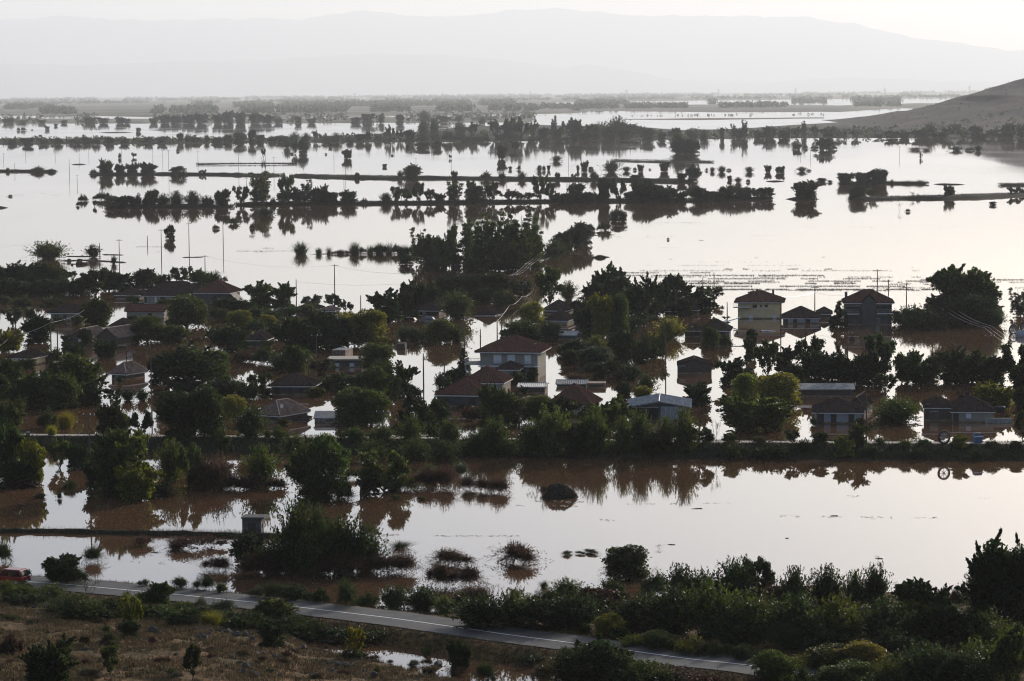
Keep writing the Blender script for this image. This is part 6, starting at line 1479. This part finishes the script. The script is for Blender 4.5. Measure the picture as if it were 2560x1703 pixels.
def tree_mass(name, spots, label, tone, seed, q=16, cat='trees'):
    """spots: x, y, z, width, height of small far crowns; one joined mesh"""
    rng = np.random.default_rng(seed); S = np.array(spots); n = len(S)
    c = np.repeat(S, q, 0); d = ball(rng, n * q); d[:, 2] = np.abs(d[:, 2])
    P = c[:, :3] + d * np.stack([c[:, 3] / 2, c[:, 3] / 2, c[:, 4]], -1) * rng.uniform(.45, .95, (n * q, 1))
    Q = leaf_quads(rng, P, d, c[:, 4] * .42, 1.25, 1.0)
    o = stuff(link(name, np_mesh(name, Q.reshape(-1, 3), np.arange(n * q * 4).reshape(-1, 4)), M['leaf']))
    o.color = (*LEAF[tone], 1); tag(o, label, cat); return o
sp = []
for x0, x1, y0, y1, cnt, h0, h1 in ((-40, 2300, 14.5, 17, 1500, 12, 24), (-40, 2400, 19, 24, 1500, 10, 19), (-40, 1340, 26, 36, 1600, 11, 22), (1350, 2250, 26, 34, 900, 10, 20), (-40, 1340, 36, 50, 2200, 8, 18), (1350, 2300, 37, 46, 1100, 8, 17), (-40, 1340, 50, 74, 800, 4, 9), (-40, 2600, 9.5, 13, 1500, 14, 30), (1560, 2060, 62, 66, 50, 2, 4)):
    k = int(cnt)
    xs = rng.uniform(x0, x1, k); cl = fbm(xs / 70., xs * 0 + y0, 3, int(y0)) > .36
    for a in xs[cl]:
        p = at(a, hy(a, rng.uniform(y0, y1)), 0); h = rng.uniform(h0, h1); sp.append((p.x, p.y, 0, h * rng.uniform(1.0, 2.6), h))
tree_mass('distant_woods', sp, 'hazy belts of woods and hedges across the far plain', 's', 31)
sp = []
for k in range(900):
    a = rng.uniform(-40, 2600)
    yb = np.interp(a, [-60, 640, 1280, 1560, 1900, 2600], [361, 357, 353, 350, 345, 344]); yt = np.interp(a, [-60, 700, 1050, 1300, 1600, 2000, 2600], [349, 348, 336, 326, 332, 322, 312])
    p = at(a, rng.uniform(yt, yb), 0); h = rng.uniform(2, 6.5); sp.append((p.x, p.y, .2, h * rng.uniform(1.2, 2.6), h))
tree_mass('orchard_scrub', sp, 'low scrub filling the wooded strip of land across the flood', 'd', 33, 18)
sp = []
for k in range(900):      # scrub on the dry hill
    x = rng.uniform(500, 1000); y = rng.choice([rng.uniform(3420, 3900), rng.uniform(3600, 4500)]); z = float(hill_z(np.array([x]), np.array([y]))[0])
    if z < .2: continue
    h = rng.uniform(1.2, 4.2) * (.6 if y > 3900 else 1); sp.append((x, y, z - .2, h * 2.0, h))
tree_mass('hill_scrub', sp, 'scattered scrub over the slope of the dry hill', 's', 35, 16)

# thin lines of scum and straw drawn out by the current
Q = []
for x0, y0, x1, y1, q in ((1180, 1262, 1520, 1268, 420), (1560, 1262, 1900, 1256, 300), (940, 1338, 1320, 1341, 420), (1500, 1300, 1800, 1306, 260), (1950, 1290, 2350, 1296, 340), (260, 1382, 340, 1386, 120), (250, 1400, 420, 1408, 160), (2100, 1240, 2500, 1246, 260), (1420, 566, 1800, 560, 300), (1700, 590, 2300, 586, 360), (60, 482, 330, 480, 300), (1600, 620, 2200, 616, 300), (800, 500, 1000, 498, 60), (1720, 1180, 2300, 1186, 200), (1330, 1252, 1460, 1256, 240)):
    t = rng.random(int(q * .5)); t = t[fbm(t * 9, t * 0 + y0, 3, 7) > .5]; xx = x0 + (x1 - x0) * t; yy = y0 + (y1 - y0) * t + 5 * (fbm(t * 4, t * 0 + x0, 3, 9) - .5) + rng.normal(0, 1.3, len(t)) * (y0 > 1000)
    for a, b in zip(xx, yy):
        p = at(a, b, 0); s_ = F / p.y; l = rng.uniform(.4, 2.2) / s_ * 1.6; w_ = rng.uniform(.03, .12) * (8 / s_) ** .5
        Q.append([(p.x - l, p.y, .012), (p.x, p.y - w_ * 3, .012), (p.x + l, p.y, .012), (p.x, p.y + w_ * 3, .012)])
Q = np.array(Q)
o = stuff(link('floating_scum', np_mesh('floating_scum', Q.reshape(-1, 3), np.arange(len(Q) * 4).reshape(-1, 4)), M['scum']))
tag(o, 'thin broken lines of scum and straw drifting on the flood water', 'scum')
# ------------------------------------------------------------------ labels that single each plant and pole out
ORD = ['leftmost', 'second from left', 'third from left', 'fourth from left', 'fifth from left', 'sixth from left', 'seventh from left', 'eighth from left', 'ninth from left', 'tenth from left']
def plural(s):
    return s + 's' if not s.endswith('s') else s
def relation(x, y, marks):
    best = min(marks, key=lambda m: (m[1] - x) ** 2 + (2.2 * (m[2] - y)) ** 2)
    dx, dy = x - best[1], y - best[2]
    if abs(dx) > 2.0 * abs(dy): r = 'right of' if dx > 0 else 'left of'
    else: r = 'in front of' if dy > 0 else 'behind'
    if best[0].endswith('edge of the photo'): r = 'near'
    return r, best[0]
bins = {}
for o, x, y, look, marks in LABELLED:
    r, m = relation(x, y, marks)
    bins.setdefault((look, r, m), []).append((x, o))
for (look, r, m), L in bins.items():
    L.sort(key=lambda q: q[0])
    if len(L) == 1:
        L[0][1]['label'] = f'{look} {r} {m}'
    for k, (x, o) in enumerate(L if len(L) > 1 else []):
        pos = 'rightmost' if k == len(L) - 1 else (ORD[k] if k < len(ORD) else f'{k + 1}th from left')
        o['label'] = f'{pos} {look} {r} {m}'
